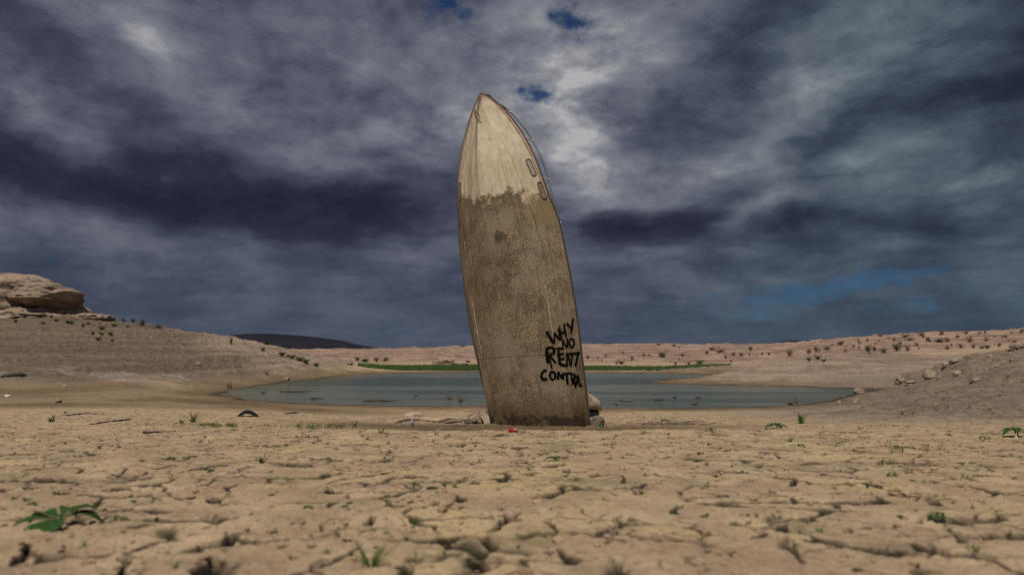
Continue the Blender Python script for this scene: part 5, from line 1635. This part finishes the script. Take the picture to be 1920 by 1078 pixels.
broad_plant(1908, 817, 60, [(190, 1.0, .8), (150, .9, 1.0), (20, 1.0, .8), (60, .9, 1.1), (275, .9, .4), (100, .8, 1.0)], "large broad-leaved weed cut by the right picture edge", 4)
broad_plant(1756, 972, 46, [(190, .8, .5), (130, .8, .9), (30, 1.0, .9), (60, .8, 1.0), (280, .9, .2), (320, 1.0, .2), (240, .8, .2)], "blurred green weed with two leaf tiers in the near right", 5)
broad_plant(1127, 803, 26, [(190, .9, .9), (150, .9, 1.4), (20, 1.0, .9), (60, .9, 1.6), (275, .8, .6), (100, .8, 1.8)], "green weed at the base of the grey stump", 6)
broad_plant(1333, 808, 22, [(190, 1.0, .8), (20, 1.0, .8), (80, .9, 1.2), (270, .8, .3)], "small dark weed right end of the twig tangle", 7)
broad_plant(1847, 824, 26, [(190, 1.0, .5), (150, .8, .8), (20, 1.0, .6), (60, .8, .8)], "low green weed left of the one at the right edge", 8)
broad_plant(1676, 892, 30, [(190, 1.0, .4), (150, .7, .8), (20, .8, .6), (60, .8, .9), (280, .5, .2)], "green weed growing beside a dark hole in the mud at right", 9)

def zone(u, v):
    col = "left" if u < 640 else ("middle" if u < 1280 else "right")
    row = "nearest" if v > 960 else ("near" if v > 880 else ("mid-distance" if v > 830 else "farther"))
    return f"{row} cracked mud on the {col}" if col != "middle" else f"{row} cracked mud before the boat"
weeds = [(216, 976, 52, 'S'), (160, 850, 14, 'G'), (187, 841, 16, 'G'), (115, 866, 18, 'S'), (350, 860, 22, 'S'), (382, 880, 18, 'S'), (400, 881, 18, 'S'), (320, 860, 20, 'S'), (493, 868, 26, 'G'),
         (566, 983, 16, 'G'), (547, 1047, 24, 'S'), (612, 1035, 16, 'G'), (510, 928, 14, 'S'), (427, 926, 14, 'S'), (515, 998, 16, 'S'), (110, 926, 40, 'S'), (320, 1016, 22, 'S'), (95, 790, 16, 'G'),
         (722, 858, 20, 'S'), (720, 890, 16, 'S'), (667, 890, 14, 'S'), (777, 912, 16, 'S'), (810, 916, 26, 'S'), (852, 914, 16, 'G'), (1140, 1018, 16, 'S'), (1157, 997, 18, 'S'), (1260, 962, 26, 'S'),
         (1205, 926, 18, 'G'), (830, 1036, 30, 'S'), (873, 1038, 24, 'S'), (740, 1016, 18, 'S'), (725, 1000, 18, 'S'), (655, 943, 16, 'S'), (653, 956, 16, 'S'), (1107, 980, 12, 'S'), (973, 950, 12, 'S'),
         (900, 863, 14, 'S'), (1130, 803, 8, 'S'), (1533, 815, 12, 'S'), (1480, 828, 18, 'G'), (1497, 836, 34, 'S'), (1575, 834, 22, 'S'), (1602, 846, 12, 'G'), (1668, 841, 14, 'S'), (1778, 816, 22, 'S'),
         (1370, 846, 28, 'S'), (1313, 851, 20, 'S'), (1343, 895, 16, 'G'), (1575, 883, 14, 'S'), (1702, 886, 20, 'S'), (1627, 910, 34, 'S'), (1322, 969, 22, 'S'), (1403, 982, 14, 'G'), (1510, 1014, 16, 'S'),
         (1868, 959, 22, 'S'), (1823, 952, 14, 'G'), (1742, 1022, 14, 'S'), (1608, 1070, 20, 'S'), (1320, 1058, 14, 'S'), (1613, 805, 12, 'G'), (1800, 870, 20, 'S'), (1711, 776, 12, 'G'), (1500, 862, 10, 'S'),
         (1680, 826, 9, 'S'), (1420, 822, 9, 'S'), (1215, 842, 10, 'S'), (1240, 848, 12, 'S'), (880, 846, 12, 'S'), (945, 850, 16, 'S'), (905, 1052, 14, 'S'), (600, 912, 12, 'S'), (545, 913, 12, 'S')]
rw = random.Random(21)
for i in range(165):
    v = 818 + 250 * rw.random() ** 1.7; u = rw.uniform(10, 1910)
    weeds.append((u, v, (5 + (v - 800) * .055) * rw.uniform(.7, 1.7), rw.choice('SSG')))
for i, (u, v, w_, t) in enumerate(weeds):
    p = ground_at(u, v); k = p.y / F; s = w_ * k * (.62 if t == 'S' else .9)
    me = SP_[i % 5] if t == 'S' else GT_[i % 3]
    o = bpy.data.objects.new("green_sprout" if t == 'S' else "grass_tuft", me); C.objects.link(o)
    o.location = p; o.scale = (s, s, s * rw.uniform(.55, .9)); o.rotation_euler.z = rw.uniform(0, 6.28)
    nm = ("leafy green sprout" if w_ > 15 else "tiny green sprout") if t == 'S' else ("thin green grass tuft" if w_ > 13 else "tiny green grass tuft")
    tag(o, f"{nm} in a crack of the {zone(u, v)}", "sprout" if t == 'S' else "grass tuft", "weeds in the cracked mud")
def tuft(name, me, u, v, h_px, label, cat="grass tuft"):
    p = ground_at(u, v); s = h_px * p.y / F
    o = bpy.data.objects.new(name, me); C.objects.link(o); o.location = p; o.scale = (s, s, s)
    return tag(o, label, cat)
tuft("grass_tuft", GT_[0], 362, 791, 24, "tall thin grass tuft standing on the left grass line")
tuft("grass_tuft", GT_[1], 340, 793, 14, "short dark grass tuft left of the tall one on the grass line")
tuft("grass_tuft", GT_[2], 98, 790, 15, "dark grass tuft by the branches at far left")
tuft("grass_tuft", GT_[1], 122, 775, 9, "small dark grass tuft behind the straight branch at far left")
tuft("spiky_tuft", GS_[0], 1502, 794, 24, "spiky grey-green tuft behind the bushy weed at right")
tuft("grass_tuft", GT_[0], 665, 798, 12, "grass tuft at the right end of the second green line")
tuft("grass_tuft", GT_[2], 714, 812, 14, "thin grass tuft on the bank left of the red can")
tuft("dry_grass_tuft", GD_[0], 430, 728, 15, "yellow dry grass tuft at the left tip of the water")
tuft("grass_tuft", GT_[1], 695, 1062, 60, "tall blurred dark grass stalk at the bottom left of centre")
tuft("grass_tuft", GT_[0], 1690, 777, 10, "small grass tuft on the gravel edge at right")
tuft("grass_tuft", GT_[2], 818, 815, 10, "sparse grass tuft on the bank left of the boat")

def grass_strip(name, spots, h, n, label, seed, mat, width):
    """uncountable low grass"""
    rs = random.Random(seed); bm = bmesh.new()
    for i in range(n):
        p = spots(rs)
        if p is None: continue
        blades_bm(bm, p, 5, h * rs.uniform(.5, 1.1), h * .7, rs, width, .7)
    me = bpy.data.meshes.new(name); bm.to_mesh(me); bm.free(); me.materials.append(mat)
    o = bpy.data.objects.new(name, me); C.objects.link(o)
    tag(o, label, "grass", kind='stuff')
def strip(u0, u1, v0, v1, sv):
    def f(rs):
        t = rs.random(); u = u0 + (u1 - u0) * t
        if perlin(np.array([u * .09]), np.array([.5]))[0] < -.12: return None
        return ground_at(u, v0 + (v1 - v0) * t + rs.gauss(0, sv))
    return f
grass_strip("grass", strip(375, 445, 797, 799, 1.8), .034, 170, "low line of green grass across the mud at left", 1, M['grass'], .12)
grass_strip("grass", strip(555, 668, 800, 800, 2.2), .036, 290, "second low line of green grass between rubber scrap and boat", 2, M['grass'], .12)
grass_strip("grass", strip(250, 560, 796, 800, 2.0), .03, 300, "sparse green grass between the two grass lines", 3, M['grass'], .12)
grass_strip("grass", strip(1640, 1780, 836, 846, 5), .03, 60, "sparse green blades on the mud at right", 4, M['grass'], .12)
def far_green(rs):
    u = rs.uniform(672, 1370)
    lo = np.interp(u, [672, 700, 800, 900, 1000, 1150, 1300, 1370], [685, 690, 695, 696.5, 697, 697, 695, 689.5])
    hi = np.interp(u, [672, 690, 800, 900, 1000, 1100, 1250, 1370], [684, 684, 689, 691.5, 692, 690, 687, 688.5])
    t = rs.random()
    if u > 1240 and .3 < t < .5 and rs.random() < .8: return None
    d = ray(u, lo + (hi - lo) * t)
    y_ = np.interp(t, [0, 1], [50.3, 60.0])
    x_ = d.x * y_
    return Vector((x_, y_, hz(x_, y_)))
grass_strip("shore_grass", far_green, .14, 12000, "bright green grass growing along the far shore", 6, M['grass'], .22)

def crumbs():
    """grit and crumbs of dried mud, past counting"""
    rs = np.random.default_rng(8)
    ico = bmesh.new(); bmesh.ops.create_icosphere(ico, subdivisions=1, radius=1.0)
    bv = np.array([v.co[:] for v in ico.verts]); bf = np.array([[v.index for v in f.verts] for f in ico.faces]); ico.free()
    vs, fs, k = [], [], 0
    for i in range(5200):
        yy = 1.05 * math.exp(rs.random() * 2.35); xx = rs.uniform(-.95, .95) * yy
        if perlin(np.array([xx * 1.4]), np.array([yy * 1.4]))[0] < rs.uniform(-.4, .25): continue
        s_ = min(.017, .0022 + rs.exponential(.0026)) * (0.8 + .12 * yy)
        sc_ = np.array([rs.uniform(.7, 1.3), rs.uniform(.7, 1.3), rs.uniform(.45, .9)]) * s_
        p = bv * sc_ * (1 + rs.uniform(-.25, .25, (len(bv), 1))) + [xx, yy, hz(xx, yy) + sc_[2] * .35]
        vs.append(p); fs.append(bf + k); k += len(bv)
    o_ = mesh_obj("mud_crumbs", np.vstack(vs), np.vstack(fs).tolist(), M['crumb'], smooth=False)
    tag(o_, "loose crumbs of dried mud scattered over the cracked lakebed", "crumbs", kind='stuff')
M['crumb'] = simple_mat("mud_crumb", (0.30, 0.205, 0.13), (0.47, 0.34, 0.215), 3.0, 0.95, 0.0, 0.01, (0.19, 0.13, 0.085))
crumbs()
